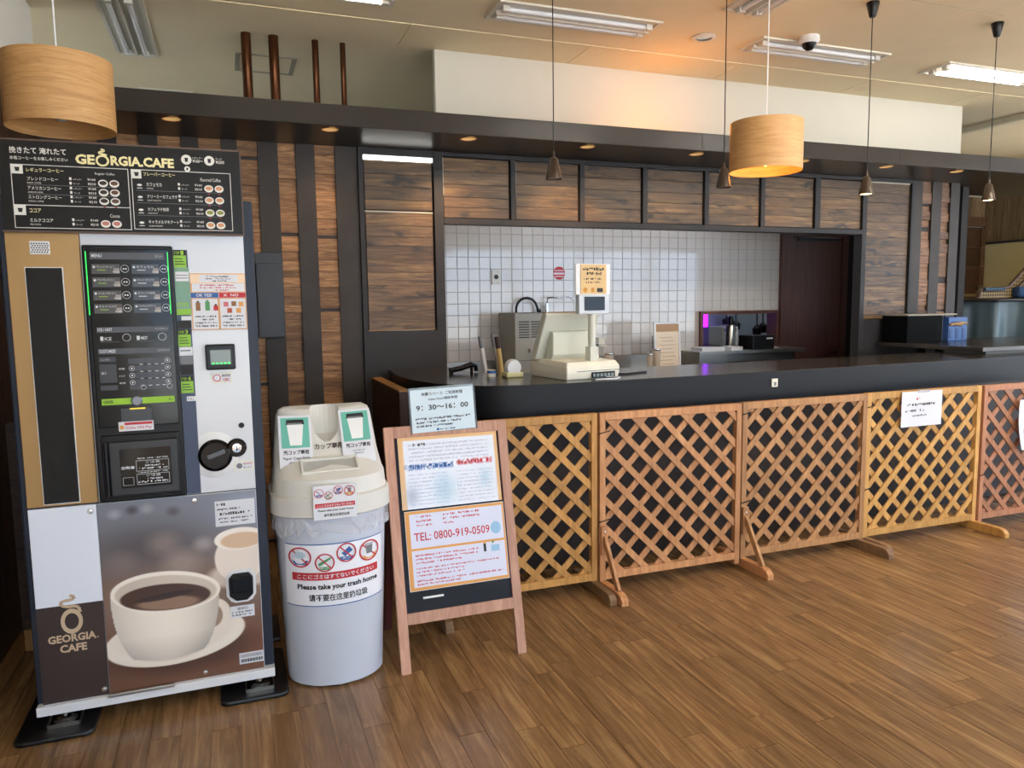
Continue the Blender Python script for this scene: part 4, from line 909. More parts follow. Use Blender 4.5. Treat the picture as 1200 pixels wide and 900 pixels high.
# recycling poster
po = B('rubbish_poster', PAPER, vm, q(-.134), q(.061), -.003, .0005, 1.465, 1.68)
d = Dec(po, -.0035)
d.rect(ORANGE, q(-.133), q(.061), 1.608, 1.679).rect(PAPER, q(-.128), q(.058), 1.611, 1.642, 2).rect(mat('pale_peach_ink', (240, 214, 184), .6), q(-.132), q(.06), 1.643, 1.676, 2).rect(PAPER, q(-.10), q(.035), 1.646, 1.674, 3)
d.greek(INK, q(-.075), q(.005), 1.664, .006, 1, 4).greek(INK, q(-.08), q(.01), 1.656, .005, 2, 4).greek(INK, q(-.06), q(-.005), 1.648, .005, 3, 4).greek(RED, q(-.1), q(.02), 1.632, .006, 4, 4).greek(RED, q(-.1), q(.03), 1.623, .005, 5, 4).greek(RED, q(-.05), q(.0), 1.614, .005, 6, 4)
d.rect(BLUE, q(-.133), q(-.037), 1.588, 1.607).rect(RED, q(-.035), q(.061), 1.588, 1.607).text(PAPER, 'OK YES!', q(-.115), 1.592, .011, q(-.06), .02, k=3).text(PAPER, 'X  NO', q(-.02), 1.592, .011, q(.035), .02, k=3)
d.frame(ORANGE, q(-.133), q(-.037), 1.467, 1.587, .003, 2).frame(ORANGE, q(-.036), q(.061), 1.467, 1.587, .003, 2)
for x, c, h in ((-.118, mat('bottle_brown', (140, 92, 52), .5), .03), (-.085, GREEN, .034), (-.056, RED, .018)): d.rect(c, q(x), q(x+.016), 1.54, 1.54+h, 2).rect(INK if h < .032 else GREEN, q(x+.004), q(x+.012), 1.54+h, 1.546+h, 2)
for x, z, c in ((-.02, 1.562, mat('pink_ink', (214, 120, 130), .6)), (.008, 1.564, mat('bottle_brown', (140, 92, 52), .5)), (.034, 1.562, ORANGE), (-.008, 1.538, mat('rust_ink', (180, 80, 50), .6)), (.024, 1.538, ORANGE)): d.rect(c, q(x), q(x+.017), z-.008, z+.01, 2)
for x in (-.126, -.03):
    for k in range(4): d.greek(INK, q(x+.004+.01*(k == 1)), q(x+.08-.01*(k == 1)), 1.515-k*.012, .006, k)
# bill acceptor, sticker, lock, coin dial
ba = B('bill_acceptor', BLACK, vm, q(-.094), q(.012), -.02, .002, 1.315, 1.412, .006)
B('bill_window', mat('grey_clear_window', (110, 122, 116), .15), ba, q(-.078), q(-.004), -.023, -.019, 1.335, 1.392, .002)
for k in range(5): B('green_lamp', LG, ba, q(-.072+k*.014), q(-.063+k*.014), -.0245, -.0225, 1.337, 1.343)
s = B('new_notes_sticker', mat('pale_yellow_label', (236, 224, 160), .6), vm, q(-.078), q(-.005), -.002, .0005, 1.265, 1.302)
Dec(s, -.0025).rect(PAPER, q(-.076), q(-.007), 1.267, 1.30).ring(RED, q(-.058), 1.283, .014, .003, 2).text(INK, '新紙幣', q(-.04), 1.286, .01, q(-.01), .01).text(RED, 'OK', q(-.036), 1.27, .012, q(-.014), .03)
MB().lathe([(0, .004), (.010, .005), (.011, 0)], 20).build('key_lock', BLACK, vm, smooth=40).matrix_local = Matrix.Translation((q(.021), 0, 1.094)) @ Matrix.Rotation(PI/2, 4, 'X')
MB().lathe([(0, .0015), (.088, .0015), (.09, 0)], 36).build('coin_recess', WHITE, vm, smooth=40).matrix_local = Matrix.Translation((q(-.083), 0, .986)) @ Matrix.Rotation(PI/2, 4, 'X')
cd = MB().lathe([(0, .014), (.05, .014), (.062, .006), (.063, 0)], 36).build('coin_dial', GLOSSBLACK, vm, smooth=30); cd.matrix_local = Matrix.Translation((q(-.079), -.001, .984)) @ Matrix.Rotation(PI/2, 4, 'X')
MB().bar((-.03, .018, -.004), (.035, .018, .018), .02, .014, up=(0, 1, 0)).build('dial_lever', mat('grey_lever', (86, 88, 92), .3), cd, bevel=.004).matrix_local = Matrix.Rotation(-PI/2, 4, 'X')
cd.children[-1].location = (0, 0, .036)
cs = MB().lathe([(0, .012), (.03, .012), (.036, .006), (.037, 0)], 28).build('coin_slot', GLOSSBLACK, vm, smooth=30); cs.matrix_local = Matrix.Translation((q(.0), -.001, 1.008)) @ Matrix.Rotation(PI/2, 4, 'X')
MB().lathe([(0, .016), (.017, .015), (.02, .011)], 22).build('slot_plate', CHROME, cs, smooth=40); MB().box(-.002, .002, -.011, .011, .0155, .0168).build('slot', INK, cs)
s = B('coin_sticker', mat('pale_yellow_label', (236, 224, 160), .6), vm, q(-.012), q(.058), -.002, .0005, .918, .953)
Dec(s, -.0025).rect(PAPER, q(-.01), q(.056), .92, .951).ell(GREY, q(.006), .935, .011, k=2).text(RED, '新500円', q(.02), .938, .009, q(.053), .01).text(INK, '使えます', q(.02), .924, .008, q(.053))
# lower door: white and brown brand panel, cup photograph
lw = B('brand_panel', mat('sky_lit_white_enamel', (234, 238, 247), .25), vm, q(-.715), q(-.497), 0, .014, .098, .836, .002)  # paler, bluer copy of the white enamel, sky and ground light in its colour
DB = mat('dark_brown_print', (58, 46, 44), .35, coat=.3); TAN = mat('latte_lettering', (204, 178, 146), .5)
d = Dec(lw, -.0006)
d.rect(DB, q(-.715), q(-.497), .10, .468)
d.ring(TAN, q(-.603), .405, .036, .013, 2, rz=.048)
sw_ = [(-.574+.0, .436), (-.578, .456), (-.592, .462), (-.612, .461), (-.632, .468), (-.637, .478), (-.625, .485), (-.606, .486), (-.592, .489), (-.59, .498), (-.605, .503)]
d.line(TAN, [(q(x), z) for x, z in sw_], .011, 2)
d.text(TAN, 'GEORGIA', q(-.684), .327, .03, q(-.527), .035).text(TAN, 'CAFE', q(-.648), .288, .03, q(-.56), .035).rect(TAN, q(-.525), q(-.519), .33, .334, 2)
P = Pic(q(-.495), q(.06), .10, .834, 210, 280, (120, 96, 82))
X, Z = P.X+MX, P.Z
P.mix((116, 118, 128), np.clip((Z-.52)/.2, 0, 1)); P.mix((66, 60, 62), .75*np.exp(-((X+.33)/.2)**2-((Z-.66)/.09)**2)); P.mix((150, 156, 176), .8*np.exp(-((X-.02)/.09)**2-((Z-.77)/.07)**2))
for cx, cz, r, c in ((-.44, .79, .02, (160, 164, 172)), (-.38, .80, .018, (52, 50, 54)), (-.33, .80, .02, (150, 156, 160)), (-.24, .78, .02, (70, 66, 68)), (-.28, .66, .05, (140, 124, 116)), (-.14, .64, .03, (166, 156, 152)), (-.43, .60, .05, (120, 108, 104)), (-.22, .575, .06, (160, 142, 130))): P.ell(c, cx-MX, cz, r, r*.8, 1.2, .7)
P.mix((96, 62, 44), np.clip((.42-Z)/.25, 0, .8)); P.mix((122, 76, 54), .6*np.exp(-((X-.03)/.1)**2-((Z-.2)/.1)**2))
e = lambda c, x, z, rx, rz, soft=.05, a=1, tilt=0: P.ell(c, x-MX, z, rx, rz, soft, a, tilt)
e((206, 190, 176), .0, .50, .13, .055, .3, .9); e((226, 212, 198), -.008, .57, .095, .10, .06); e((236, 226, 214), -.006, .645, .095, .045, .06); e((208, 176, 144), .0, .638, .078, .032, .15)
e((70, 44, 34), -.24, .225, .26, .085, .5, .8)
e((226, 214, 198), -.255, .28, .25, .105, .03, 1, .05); e((196, 180, 162), -.255, .29, .21, .08, .15, .8, .05); e((232, 222, 208), -.255, .275, .235, .088, .2, .7, .05); e((170, 150, 132), -.28, .245, .12, .045, .5, .8)
e((224, 212, 196), -.115, .345, .062, .072, .05); e((150, 126, 108), -.122, .347, .037, .046, .1)
body = (((X+.283)/(.19*(.45+.55*np.sqrt(np.clip(1-(1-np.clip((Z-.20)/.27, 0, 1))**2, 0, 1))))))
inside = (np.abs(body) < 1) & (Z > .198+.02*body**2) & (Z < .475)
sh = np.clip(1-.75*np.clip(body, 0, 1)**2-.5*np.clip(-body, 0, 1)**2-.5*np.clip((.3-Z)/.1, 0, 1), 0, 1)
for ch, v in enumerate((238, 226, 210)): P.C[..., ch] = np.where(inside, v*(.72+.28*sh), P.C[..., ch])
e((236, 226, 212), -.28, .468, .192, .082, .03, 1, -.07); e((200, 186, 170), -.28, .464, .178, .070, .06, 1, -.07); e((70, 46, 36), -.283, .448, .158, .052, .06, 1, -.05); e((150, 120, 98), -.275, .424, .11, .026, .3, .9, -.05); e((48, 32, 28), -.285, .452, .10, .012, .3, .9, .08)
P.C = np.clip(P.C*1.05, 0, 252); P.build('cup_photo_panel', vcol_mat('printed_photo'), vm, -.0005)
B('photo_backing', WPAN, vm, q(-.495), q(.062), 0, .014, .098, .836, .002)
for x, z in ((-.163, .814), (-.517, .811), (-.515, .123), (-.16, .121)): MB().lathe([(0, .005), (.009, .004), (.011, 0)], 16).build('screw', CHROME, vm, smooth=40).matrix_local = Matrix.Translation((q(x), -.001, z)) @ Matrix.Rotation(PI/2, 4, 'X')
s = B('address_label', PAPER, vm, q(-.092), q(.054), -.003, -.001, .702, .802)
d = Dec(s, -.0033); d.greek(INK, q(-.085), q(-.05), .783, .012, 1).greek(INK, q(-.085), q(.0), .766, .007, 2).greek(INK, q(-.075), q(.035), .746, .011, 3).greek(INK, q(-.08), q(.045), .728, .007, 4).greek(INK, q(-.08), q(.03), .715, .006, 5)
MB().prism_xz([(q(x), z) for x, z in ((-.066, .418), (-.05, .394), (-.034, .387), (.012, .387), (.03, .395), (.044, .418), (.045, .492), (.036, .51), (.022, .519), (-.042, .519), (-.058, .51), (-.067, .492))], -.005, -.0012).build('return_plate', WHITE, vm)
cr = MB().prism_xz([(q(x), z) for x, z in ((-.055, .42), (-.03, .398), (.01, .398), (.033, .42), (.034, .49), (.02, .508), (-.04, .508), (-.056, .49))], -.02, -.004).build('coin_return', BLACK, vm, bevel=.004)
B('return_flap', GLOSSBLACK, cr, q(-.046), q(.024), -.024, -.019, .432, .494, .004)
s = B('return_label', PAPER, vm, q(-.055), q(.034), -.003, -.001, .325, .372)
Dec(s, -.0033).text(INK, '返却口', q(-.03), .356, .011, q(.01), .01).greek(INK, q(-.05), q(.028), .344, .006, 1).greek(INK, q(-.05), q(.02), .333, .006, 2)
s = B('barcode_label', PAPER, vm, q(-.032), q(.059), -.003, -.001, .13, .175)
d = Dec(s, -.0033, 'barcode')
for k in range(24): d.rect(INK, q(-.028+k*.0035), q(-.0265+k*.0035+.0008*(k % 3)), .135+.002*(k % 2), .15); d.rect(INK, q(-.028+k*.0035), q(-.0268+k*.0035), .156, .17)
B('sill', WHITE, vm, q(-.737), q(.100), -.016, .2, .062, .098, .003)
B('sill_lip', STEEL, vm, q(-.5), q(-.27), -.024, -.012, .094, .106, .002)
for x in (-.67, .02):
    yy = -.10 if x < -.5 else -.08; cr_ = .035
    MB().prism_xy([(q(x)+sx*(.13-cr_)+cr_*math.cos(a), (yy+cr_ if sy < 0 else .35-cr_)+cr_*math.sin(a)) for sx, sy, a0 in ((-1, -1, PI), (1, -1, 1.5*PI), (1, 1, 0), (-1, 1, .5*PI)) for a in [a0+PI/2*k/5 for k in range(6)]], 0, .018).build('foot_pad', mat('black_rubber', (18, 18, 19), .35), vm, bevel=.006)
    MB().lathe([(0, .018), (.038, .018), (.04, .026), (.02, .03), (.016, .034), (.016, .064)], 20, (q(x+.02), .015, 0)).build('levelling_foot', CHROME, vm, smooth=40)
    MB().box(q(x-.035), q(x+.075), -.03, -.027, .018, .032).box(q(x-.035), q(x-.031), -.03, .05, .018, .034).box(q(x+.071), q(x+.075), -.03, .05, .018, .034).build('foot_bracket', STEEL, vm)
for x in (-.67, .02): B('foot_pad', mat('black_rubber', (18, 18, 19), .35), vm, q(x-.13), q(x+.13), .45, .74, 0, .018, .03); MB().tube([(q(x), .6, .018), (q(x), .6, .1)], .013, 12).build('levelling_foot', CHROME, vm)
# menu board on top
SBX0, SBX1, SZ0, SZ1 = -.708, .062, 1.824, 2.126
mb = B('menu_board', mat('chalkboard_black', (30, 28, 26), .35, spec=.2), vm, q(SBX0), q(SBX1), -.03, -.012, SZ0, SZ1)
B('board_trim', mat('walnut_edge', (92, 70, 56), .5), mb, q(SBX0-.004), q(SBX1+.004), -.028, -.01, SZ1, SZ1+.006); B('board_trim', mat('walnut_edge', (92, 70, 56), .5), mb, q(SBX0-.004), q(SBX1+.004), -.028, -.01, SZ0-.006, SZ0); B('board_trim', mat('walnut_edge', (92, 70, 56), .5), mb, q(SBX1), q(SBX1+.005), -.028, -.01, SZ0, SZ1)
for x in (-.5, -.1): B('bracket', STEEL, mb, q(x-.02), q(x+.02), -.011, .02, 1.9, 2.05)
d = Dec(mb, -.0305)
U = lambda u: q(SBX0+u*(SBX1-SBX0)); V = lambda v: SZ1-v*(SZ1-SZ0)
CRM = mat('cream_lettering', (238, 226, 170), .6); WL = mat('white_lettering', (226, 224, 216), .6)
def T(m, s, u0, u1, v, h, bold=0, k=2): d.text(m, s, U(u0), V(v), h, U(u1), bold, k)
T(WL, '挽きたて 淹れたて', .045, .265, .145, .022, .012); T(WL, '本格コーヒーをお楽しみください', .045, .27, .215, .012, .008)
T(CRM, 'GE', .30, .378, .235, .034, .04); T(CRM, 'RGIA.CAFE', .442, .708, .235, .034, .04)
d.ring(CRM, U(.409), V(.185), .0215, .007, 2, rz=.02); d.line(CRM, [(U(a), V(b_)) for a, b_ in ((.428, .125), (.423, .115), (.41, .11), (.395, .1), (.4, .085), (.415, .08), (.42, .065), (.405, .055))], .006, 3)
for u, v, r in ((.763, .125, .0175), (.864, .125, .0175), (.765, .235, .010)): d.ell(WL, U(u), V(v), r); d.poly(INK, [(U(u)-r*.35, V(v)+r*.4), (U(u)-r*.25, V(v)-r*.45), (U(u)+r*.25, V(v)-r*.45), (U(u)+r*.35, V(v)+r*.4)], 2)
T(WL, 'レギュラー', .79, .835, .11, .007); T(WL, '¥160〜', .79, .835, .155, .011, .01); T(WL, 'ラージ', .892, .92, .11, .007); T(WL, '¥250', .892, .93, .155, .011, .01)
d.frame(WL, U(.045), U(.512), V(.975), V(.265), .0022); d.rect(WL, U(.045), U(.512), V(.72), V(.712)); d.frame(WL, U(.523), U(.955), V(.965), V(.265), .0022)
d.rect(WL, U(.048), U(.092), V(.37), V(.272), 2).rect(WL, U(.048), U(.092), V(.83), V(.72), 2).rect(WL, U(.526), U(.566), V(.37), V(.272), 2)
for u, v in ((.07, .32), (.07, .775), (.546, .32)): d.poly(INK, [(U(u)-.008, V(v)+.007), (U(u)-.005, V(v)-.007), (U(u)+.005, V(v)-.007), (U(u)+.008, V(v)+.007)], 3)
T(CRM, 'レギュラーコーヒー', .105, .25, .345, .014, .01); T(WL, 'Regular Coffee', .375, .455, .355, .010); T(CRM, 'ココア', .105, .15, .80, .014, .01); T(WL, 'Cocoa', .425, .465, .835, .012)
T(CRM, 'フレーバーコーヒー', .575, .71, .335, .013, .01); T(WL, 'Flavored Coffee', .82, .91, .375, .012)
cups = {0: (mat('black_coffee', (40, 26, 20), .5), mat('black_coffee2', (92, 58, 40), .5)), 1: (mat('cocoa_tone', (190, 120, 108), .5), mat('cocoa_tone', (190, 120, 108), .5)), 2: (mat('latte_tone', (206, 146, 104), .5),)*2, 3: (mat('matcha_tone', (136, 142, 56), .5),)*2}
def row(u0, nm, sub, v, cu, c, w):
    T(WL, nm, u0, u0+w, v, .0125, .008); T(WL, sub, u0, u0+w*.45, v+.035, .005)
    for k, (s, pr) in enumerate((('レギュラー', '¥160'), ('ラージ', '¥210'))):
        z = v+.0+k*.05-.02; d.rect(WL, U(cu-.135), U(cu-.126), V(z), V(z-.03), 2); T(WL, s, cu-.12, cu-.085 if k == 0 else cu-.095, z, .006); T(WL, pr, cu-.062, cu-.03, z, .008, .008)
    for k in (0, 1):
        u = cu+k*.046; d.ell(WL, U(u), V(v+.005), .0155, .013, 2).ell(cups[c][k], U(u), V(v), .0115, .0072, 3).rect(RED, U(u)-.004, U(u)+.004, V(v+.075), V(v+.068), 2)
for nm, sub, v, c, w in (('ブレンドコーヒー', 'BLEND COFFEE', .44, 0, .12), ('アメリカンコーヒー', 'AMERICAN COFFEE', .545, 0, .13), ('ストロングコーヒー', 'STRONG COFFEE', .645, 0, .13), ('ミルクココア', 'MILK COCOA', .905, 1, .09)): row(.105, nm, sub, v, .405, c, w)
for nm, sub, v, c, w in (('カフェモカ', 'CAFE MOCHA', .455, 2, .065), ('クリーミーカフェラテ', 'CREAMY CAFE LATTE', .595, 2, .13), ('カフェラテ抹茶', 'MATCHA CAFE LATTE', .745, 3, .09), ('キャラメルマキアート', 'CARAMEL MACCHIATO', .895, 2, .13)):
    row(.585, nm, sub, v, .855, c, w); d.ell(WL, U(.556), V(v-.01), .008, .004, 2).rect(WL, U(.545), U(.567), V(v+.03), V(v+.022), 2)
for v in (.49, .595): d.rect(GREY, U(.105), U(.46), V(v), V(v-.004))
for v in (.51, .655, .80): d.rect(GREY, U(.54), U(.90), V(v), V(v-.004))

# ------------------------------------------------------------------ cup bin
bx, by = .355, 3.165
bn = thing('trash_bin', 'grey plastic cup recycling bin with hooded lid beside the coffee machine', 'trash bin', (bx, by, 0))
BIN = mat('pale_grey_plastic', (194, 200, 212), .4, var=.015); LID = mat('warm_grey_plastic', (216, 213, 205), .42, var=.015)
def sec(z, w, yf, yb, bulge, n=56, e=5.0):
    r = []; c = (yf+yb)/2; dd = (yb-yf)/2
    for k in range(n):
        a = 2*PI*k/n; ca, sa = math.cos(a), math.sin(a)
        x = w/2*abs(ca)**(2/e)*(1 if ca > 0 else -1); y = dd*abs(sa)**(2/e)*(1 if sa > 0 else -1)
        y2 = c+y
        if y < 0: y2 -= bulge*(1-(x/(w/2))**2)*(-y/dd)
        r.append((x, y2, z))
    return r
def front(x, z):          # front face of the body at height z
    w = .392+(.45-.392)*z/.72; yf = -.095-.02*z/.72
    u = min(abs(x/(w/2)), .999); base = (1-u**5)**(1/5)
    yb = .165; c = (yf+yb)/2; dd = (yb-yf)/2
    return c-dd*base-.085*(1-u*u)*base
MB().loft([sec(0, .36, -.08, .15, .08), sec(.012, .392, -.095, .165, .085), sec(.72, .45, -.115, .165, .085)]).build('body', BIN, bn, smooth=40)
rr = random.Random(9); secs = []
for k, (z, w) in enumerate(((.735, .465), (.715, .476), (.695, .470), (.672, .474), (.655, .468))):
    s_ = sec(z, w, -.128, .17, .085, 90)
    secs.append([(x*(1+.012*rr.uniform(-1, 1)*k/2), y*(1+.03*rr.uniform(-1, 1)*k/3), zz+(k > 1)*rr.uniform(-.022, .018)) for x, y, zz in s_])
MB().loft(secs, caps=False).build('bin_liner', clear_mat('liner_film', (246, 246, 248), .3, .12), bn)
MB().loft([sec(.722, .47, -.13, .18, .085), sec(.728, .486, -.138, .185, .088), sec(.80, .482, -.136, .184, .088), sec(.806, .468, -.128, .18, .086)]).build('lid_rim', LID, bn, smooth=30)
hood = MB().loft([sec(.80, .462, -.125, .178, .085), sec(.868, .45, -.115, .175, .082), sec(.884, .438, -.098, .17, .07), sec(.925, .432, -.02, .168, .035), sec(.945, .428, .0, .167, .03), sec(1.09, .395, .065, .15, .02), sec(1.118, .375, .08, .14, .016), sec(1.13, .33, .10, .13, .0)]).build('hood', LID, bn, smooth=35)
cut = MB().tube([(0, .04, .968), (0, .03, .985), (0, .045, 1.02), (0, .085, 1.25)], [.01, .038, .056, .066], 20).build('cutter', None, bn)
bpy.context.view_layer.update()
md = hood.modifiers.new('chute', 'BOOLEAN'); md.object = cut; md.operation = 'DIFFERENCE'; md.solver = 'EXACT'
dg = bpy.context.evaluated_depsgraph_get(); nm = bpy.data.meshes.new_from_object(hood.evaluated_get(dg)); hood.modifiers.clear(); hood.data = nm; bpy.data.objects.remove(cut)
# slot in the sloping ledge
st = thing('x', None, None); bpy.data.objects.remove(st)
SL = math.atan2(.041, .08)
sl = MB().box(-.115, .115, -.045, -.036, -.004, .012).box(-.115, .115, .036, .045, -.004, .012).box(-.115, -.105, -.036, .036, -.004, .012).box(.105, .115, -.036, .036, -.004, .012).build('slot_frame', LID, bn, bevel=.002)
sl.location = (-.005, -.10, .905); sl.rotation_euler = (SL, 0, 0)
B('slot_flap', mat('slot_grey', (176, 174, 168), .45), sl, -.105, .105, -.036, .036, -.004, .003)
B('brand_tag', mat('teal_tag', (60, 150, 130), .5), bn, .125, .165, -.045, -.025, .918, .926)
TEAL = mat('teal_print', (104, 182, 164), .6); CUPW = mat('cup_white', (238, 238, 236), .6)
FT = math.radians(-26)
for x, z, lb in ((-.13, .888, 'Paper Cups Only'), (.125, .90, 'ONLY PAPER CUPS')):
    c = B('cup_card', PAPER, bn, -.066, .066, -.003, 0, 0, .235); c.location = (x, -.06, z); c.rotation_euler = (FT, .02 if x < 0 else -.03, 0)
    d = Dec(c, -.0034)
    d.rect(TEAL, -.056, .056, .095, .225).poly(CUPW, [(-.032, .195), (-.022, .105), (.024, .105), (.034, .195)], 2).poly(INK, [(-.036, .195), (-.033, .216), (.035, .216), (.038, .195)], 3).rect(GREY, -.03, .03, .196, .202, 4)
    d.text(INK, '紙コップ専用', -.05, .066, .02, .05, .03)
    if x < 0: d.text(INK, lb, -.052, .043, .014, .054, .015).text(INK, '僅限紙杯', -.03, .022, .014, .03, .02)
    else: d.text(INK, lb, -.025, .05, .006, .025).text(INK, '僅限紙杯', -.02, .038, .006, .02)
hl = Dec(bn, 0, 'hood_lettering', warp=lambda x, y, z: (x, .0+(z-.945)*.43-.036+.02*(x/.2)**2, z))
hl.text(INK, 'カップ専用', -.055, .962, .024, .06, .02)
def prohibit(d, x, z, r, kind):
    d.ell(PAPER, x, z, r, k=2)
    if kind == 0: d.ell(mat('ice_blue_ink', (190, 208, 220), .6), x, z+r*.2, r*.5, r*.35, 3).poly(BLUE, [(x-r*.75, z-r*.3), (x-r*.45, z-r*.75), (x+r*.45, z-r*.75), (x+r*.75, z-r*.3)], 3)
    if kind == 1: d.poly(GREEN, [(x-r*.7, z-r*.1), (x-r*.55, z-r*.4), (x+r*.3, z+r*.15), (x+r*.7, z+r*.45), (x+r*.6, z+r*.58), (x+r*.1, z+r*.35)], 3).poly(GREEN, [(x-r*.6, z-r*.45), (x-r*.4, z-r*.8), (x+r*.4, z-r*.8), (x+r*.6, z-r*.45)], 3)
    if kind == 2: d.poly(BLUE, [(x-r*.5, z+.0), (x+r*.3, z+r*.6), (x+r*.65, z+r*.15), (x-r*.15, z-r*.4)], 3).poly(BLUE, [(x-r*.75, z-r*.4), (x-r*.45, z-r*.8), (x+r*.45, z-r*.8), (x+r*.75, z-r*.4)], 3)
    if kind == 3: d.poly(GREY, [(x-r*.35, z+r*.5), (x-r*.28, z-r*.3), (x+r*.28, z-r*.3), (x+r*.35, z+r*.5)], 3).rect(GREY, x-r*.42, x+r*.42, z+r*.55, z+r*.65, 3).poly(ORANGE, [(x-r*.8, z-r*.3), (x-r*.45, z-r*.8), (x+r*.45, z-r*.8), (x+r*.8, z-r*.3)], 3)
    s = ('ペットボトル', 'ビン', 'カン', 'その他ゴミ')[kind]; d.text(PAPER, s, x-r*.42, z-r*.66, r*.24, x+r*.42, .02, k=5)
    d.ring(RED, x, z, r, r*.14, 6); d.line(RED, [(x-r*.66, z+r*.66), (x+r*.66, z-r*.66)], r*.13, 6)
warpf = lambda x, y, z: (x, front(x, z)+y, z)
sg = Pic(-.194, .19, .352, .612, 40, 4, (238, 239, 244)); so = sg.build('bin_sign', vcol_mat('sign_print'), bn, -.0015, warp=warpf)
d = Dec(so, -.0022, 'sign_lettering', warpf)
for z0, z1 in ((.352, .356), (.608, .612)): d.rect(BLUE, -.194, .19, z0, z1, 1, 24)
d.rect(RED, -.172, .168, .462, .494, 1, 24); d.text(PAPER, 'ここにゴミはすてないでください', -.155, .468, .02, .15, .02, k=3)
d.text(INK, 'Please take your trash home', -.155, .418, .028, .165, .035).text(INK, '请不要在这里扔垃圾', -.115, .374, .03, .12, .02)
for k, (x, z, r) in enumerate(((-.142, .558, .042), (-.05, .535, .038), (.036, .568, .04), (.132, .556, .044))): prohibit(d, x, z, r, k)
ls = B('lid_sticker', PAPER, bn, -.088, .078, -.2285, -.226, .72, .855); ls.location = (0, .0, 0)
d = Dec(ls, -.2289)
d.rect(RED, -.082, .072, .768, .785).text(PAPER, 'ここにゴミはすてないでください', -.076, .771, .01, .066, .02, k=3).text(INK, 'Please take your trash home', -.072, .75, .011, .066, .025).text(INK, '请不要在这里扔垃圾', -.05, .731, .012, .05, .02)
for k, (x, z, r) in enumerate(((-.066, .826, .018), (-.03, .815, .016), (.008, .834, .018), (.052, .828, .021))): prohibit(d, x, z, r, k)

# ------------------------------------------------------------------ A-frame signboard
ax, ay = .885, 2.98
ab = thing('signboard', 'wooden A-frame signboard with black panel and laminated notices', 'signboard', (ax, ay, 0))
AW = G('pinkish_frame_wood', (168, 120, 98), (206, 160, 134)); RW = mat('dark_red_stain', (84, 34, 28), .5, var=.1)
TH = -math.atan2(.24, 1.02); LEN = math.hypot(.24, 1.02)
def leaf(o): o.rotation_euler = (TH, 0, 0); return o
for s in (-1, 1):
    leaf(B('leg', AW, ab, s*.262-.021, s*.262+.021, 0, .022, 0, LEN, .002))
    leaf(B('leg_edge', RW, ab, s*.262-s*.021-.002, s*.262-s*.021+.002, .001, .021, .2, LEN))
leaf(B('rail', AW, ab, -.241, .241, 0, .022, LEN-.05, LEN, .002)); leaf(B('rail', AW, ab, -.241, .241, 0, .022, .2, .248, .002))
bd = leaf(B('blackboard', mat('blackboard_paint', (26, 28, 34), .5, var=.15, vscale=8, spec=.2), ab, -.241, .241, .008, .016, .248, LEN-.05))
B('chalk', WHITE, bd, -.165, -.075, -.002, .008, .30, .308)
for s in (-1, 1):
    o = B('back_leg', RW, ab, s*.245-.018, s*.245+.018, -.02, 0, 0, LEN-.005, .002); o.rotation_euler = (-TH, 0, 0); o.location = (0, .497, 0)
o = B('back_rail', RW, ab, -.227, .227, -.02, 0, .25, .29, .002); o.rotation_euler = (-TH, 0, 0); o.location = (0, .497, 0)
MB().bar((-.2, .08, .33), (-.2, .42, .33), .01, .003).build('stay_chain', STEEL, ab)
# notices
P1 = leaf(MB().box(-.226, .232, .003, .0055, .684, 1.012).build('notice', PAPER, ab))
pp = Pic(-.226, .232, .684, 1.012, 70, 50, (226, 230, 240)); rg = np.random.default_rng(4)
pp.mix((222, 166, 92), ((pp.X < -.205) | (pp.X > .215) | (pp.Z > .985)).astype(float)*.85)
pp.mix((120, 146, 196), .75*((np.abs(pp.Z-.865) < .012) & (pp.X > -.2) & (pp.X < .02)) * (rg.random(pp.X.shape) > .35)); pp.mix((206, 120, 124), .8*((np.abs(pp.Z-.87) < .012) & (pp.X > .03) & (pp.X < .2)) * (rg.random(pp.X.shape) > .35))
pp.mix((150, 196, 216), .55*np.exp(-((pp.X+.03)/.05)**2-((pp.Z-.76)/.07)**2)); pp.mix((168, 206, 224), .6*np.exp(-((pp.X-.16)/.025)**2-((pp.Z-.79)/.04)**2)); pp.mix((150, 160, 178), .6*np.exp(-((pp.X+.18)/.03)**2-((pp.Z-.74)/.04)**2))
pp.build('notice_print', vcol_mat('laminated_print', .25, 1, 1.0), P1, .0025)
d = Dec(P1, .0022)
for k in range(9): d.greek(mat('faint_blue_ink', (170, 186, 208), .6), -.19, -.01, .70+k*.016, .006, k).greek(mat('faint_ink', (184, 186, 200), .6), .03, .2, .70+k*.016, .006, k+20)
for k in range(5): d.greek(mat('faint_ink', (184, 186, 200), .6), -.18, .19, .89+k*.017, .008, k+40)
d.greek(BLUE, -.19, .02, .856, .02, 1).greek(RED, .04, .2, .862, .018, 2).greek(INK, -.16, -.1, .955, .014, 3)
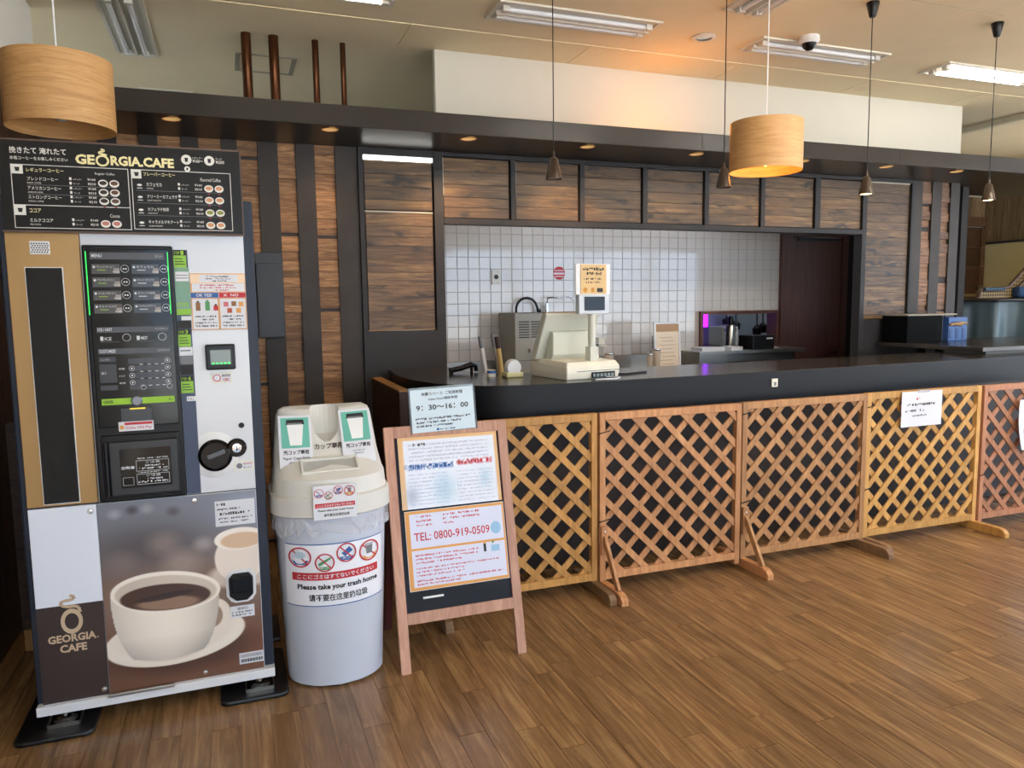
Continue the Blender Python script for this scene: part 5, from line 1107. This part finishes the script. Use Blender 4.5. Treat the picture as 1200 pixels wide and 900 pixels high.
P2 = leaf(MB().box(-.22, .236, .003, .0055, .335, .676).build('notice', PAPER, ab)); BG = mat('lilac_white_paper', (214, 216, 234), .5)
d = Dec(P2, .0028); d.rect(ORANGE, -.218, .234, .337, .674).rect(BG, -.20, .226, .515, .662, 2).rect(BG, -.20, .226, .35, .505, 2)
for k in range(3): d.greek(RED, -.17, -.1, .645-k*.019, .009, k, 3).greek(RED, -.05, .12-.12*(k == 2), .645-k*.019, .009, k+4, 3)
d.text(RED, 'TEL: 0800-919-0509', -.185, .545, .036, .16, .012, k=3); d.ell(mat('pale_blue_ink', (150, 190, 220), .6), .19, .565, .024, .028, 3)
for k in range(3): d.greek(RED, -.185, .1-.08*(k == 2), .48-k*.016, .008, k, 3)
for k in range(3): d.greek(RED, -.185, .20-.17*(k > 0), .425-k*.015, .007, k, 3)
for k in range(2): d.greek(RED, -.185, .21-.2*k, .372-k*.014, .008, k, 3)
d.rect(INK, .125, .137, .465, .5, 3).ell(ORANGE, .131, .504, .006, k=3).ell(GREEN, .17, .503, .006, k=3).rect(mat('pale_blue_ink', (150, 190, 220), .6), .16, .2, .462, .49, 3)
H = B('sign_holder', clear_mat('acrylic_holder', (225, 235, 238), .25, .06), ab, -.152, .152, -.003, .001, 0, .205); H.location = (-.01, .235, .985); H.rotation_euler = (-.09, -.03, 0)
hp = B('hours_card', mat('pale_aqua_card', (206, 222, 230), .5), H, -.145, .145, -.0045, -.0032, .005, .195)
d = Dec(hp, -.0048)
d.text(INK, '休憩スペース  ご利用時間', -.095, .166, .016, .095, .012).text(INK, 'Open Hour/開放時間', -.065, .143, .014, .07, .015).text(INK, '9：30〜16：00', -.122, .102, .024, .118, .02)
d.greek(INK, -.128, .125, .06, .010, 1).greek(INK, -.125, .08, .044, .009, 2).greek(INK, -.125, .04, .028, .009, 3).ell(BLUE, -.03, .014, .006, k=2).greek(INK, -.02, .05, .01, .007, 4)
for s in (-.153, .15): B('holder_edge', mat('dark_edge', (60, 66, 70), .3), H, s, s+.004, -.005, .002, 0, .205)
finish_dec()
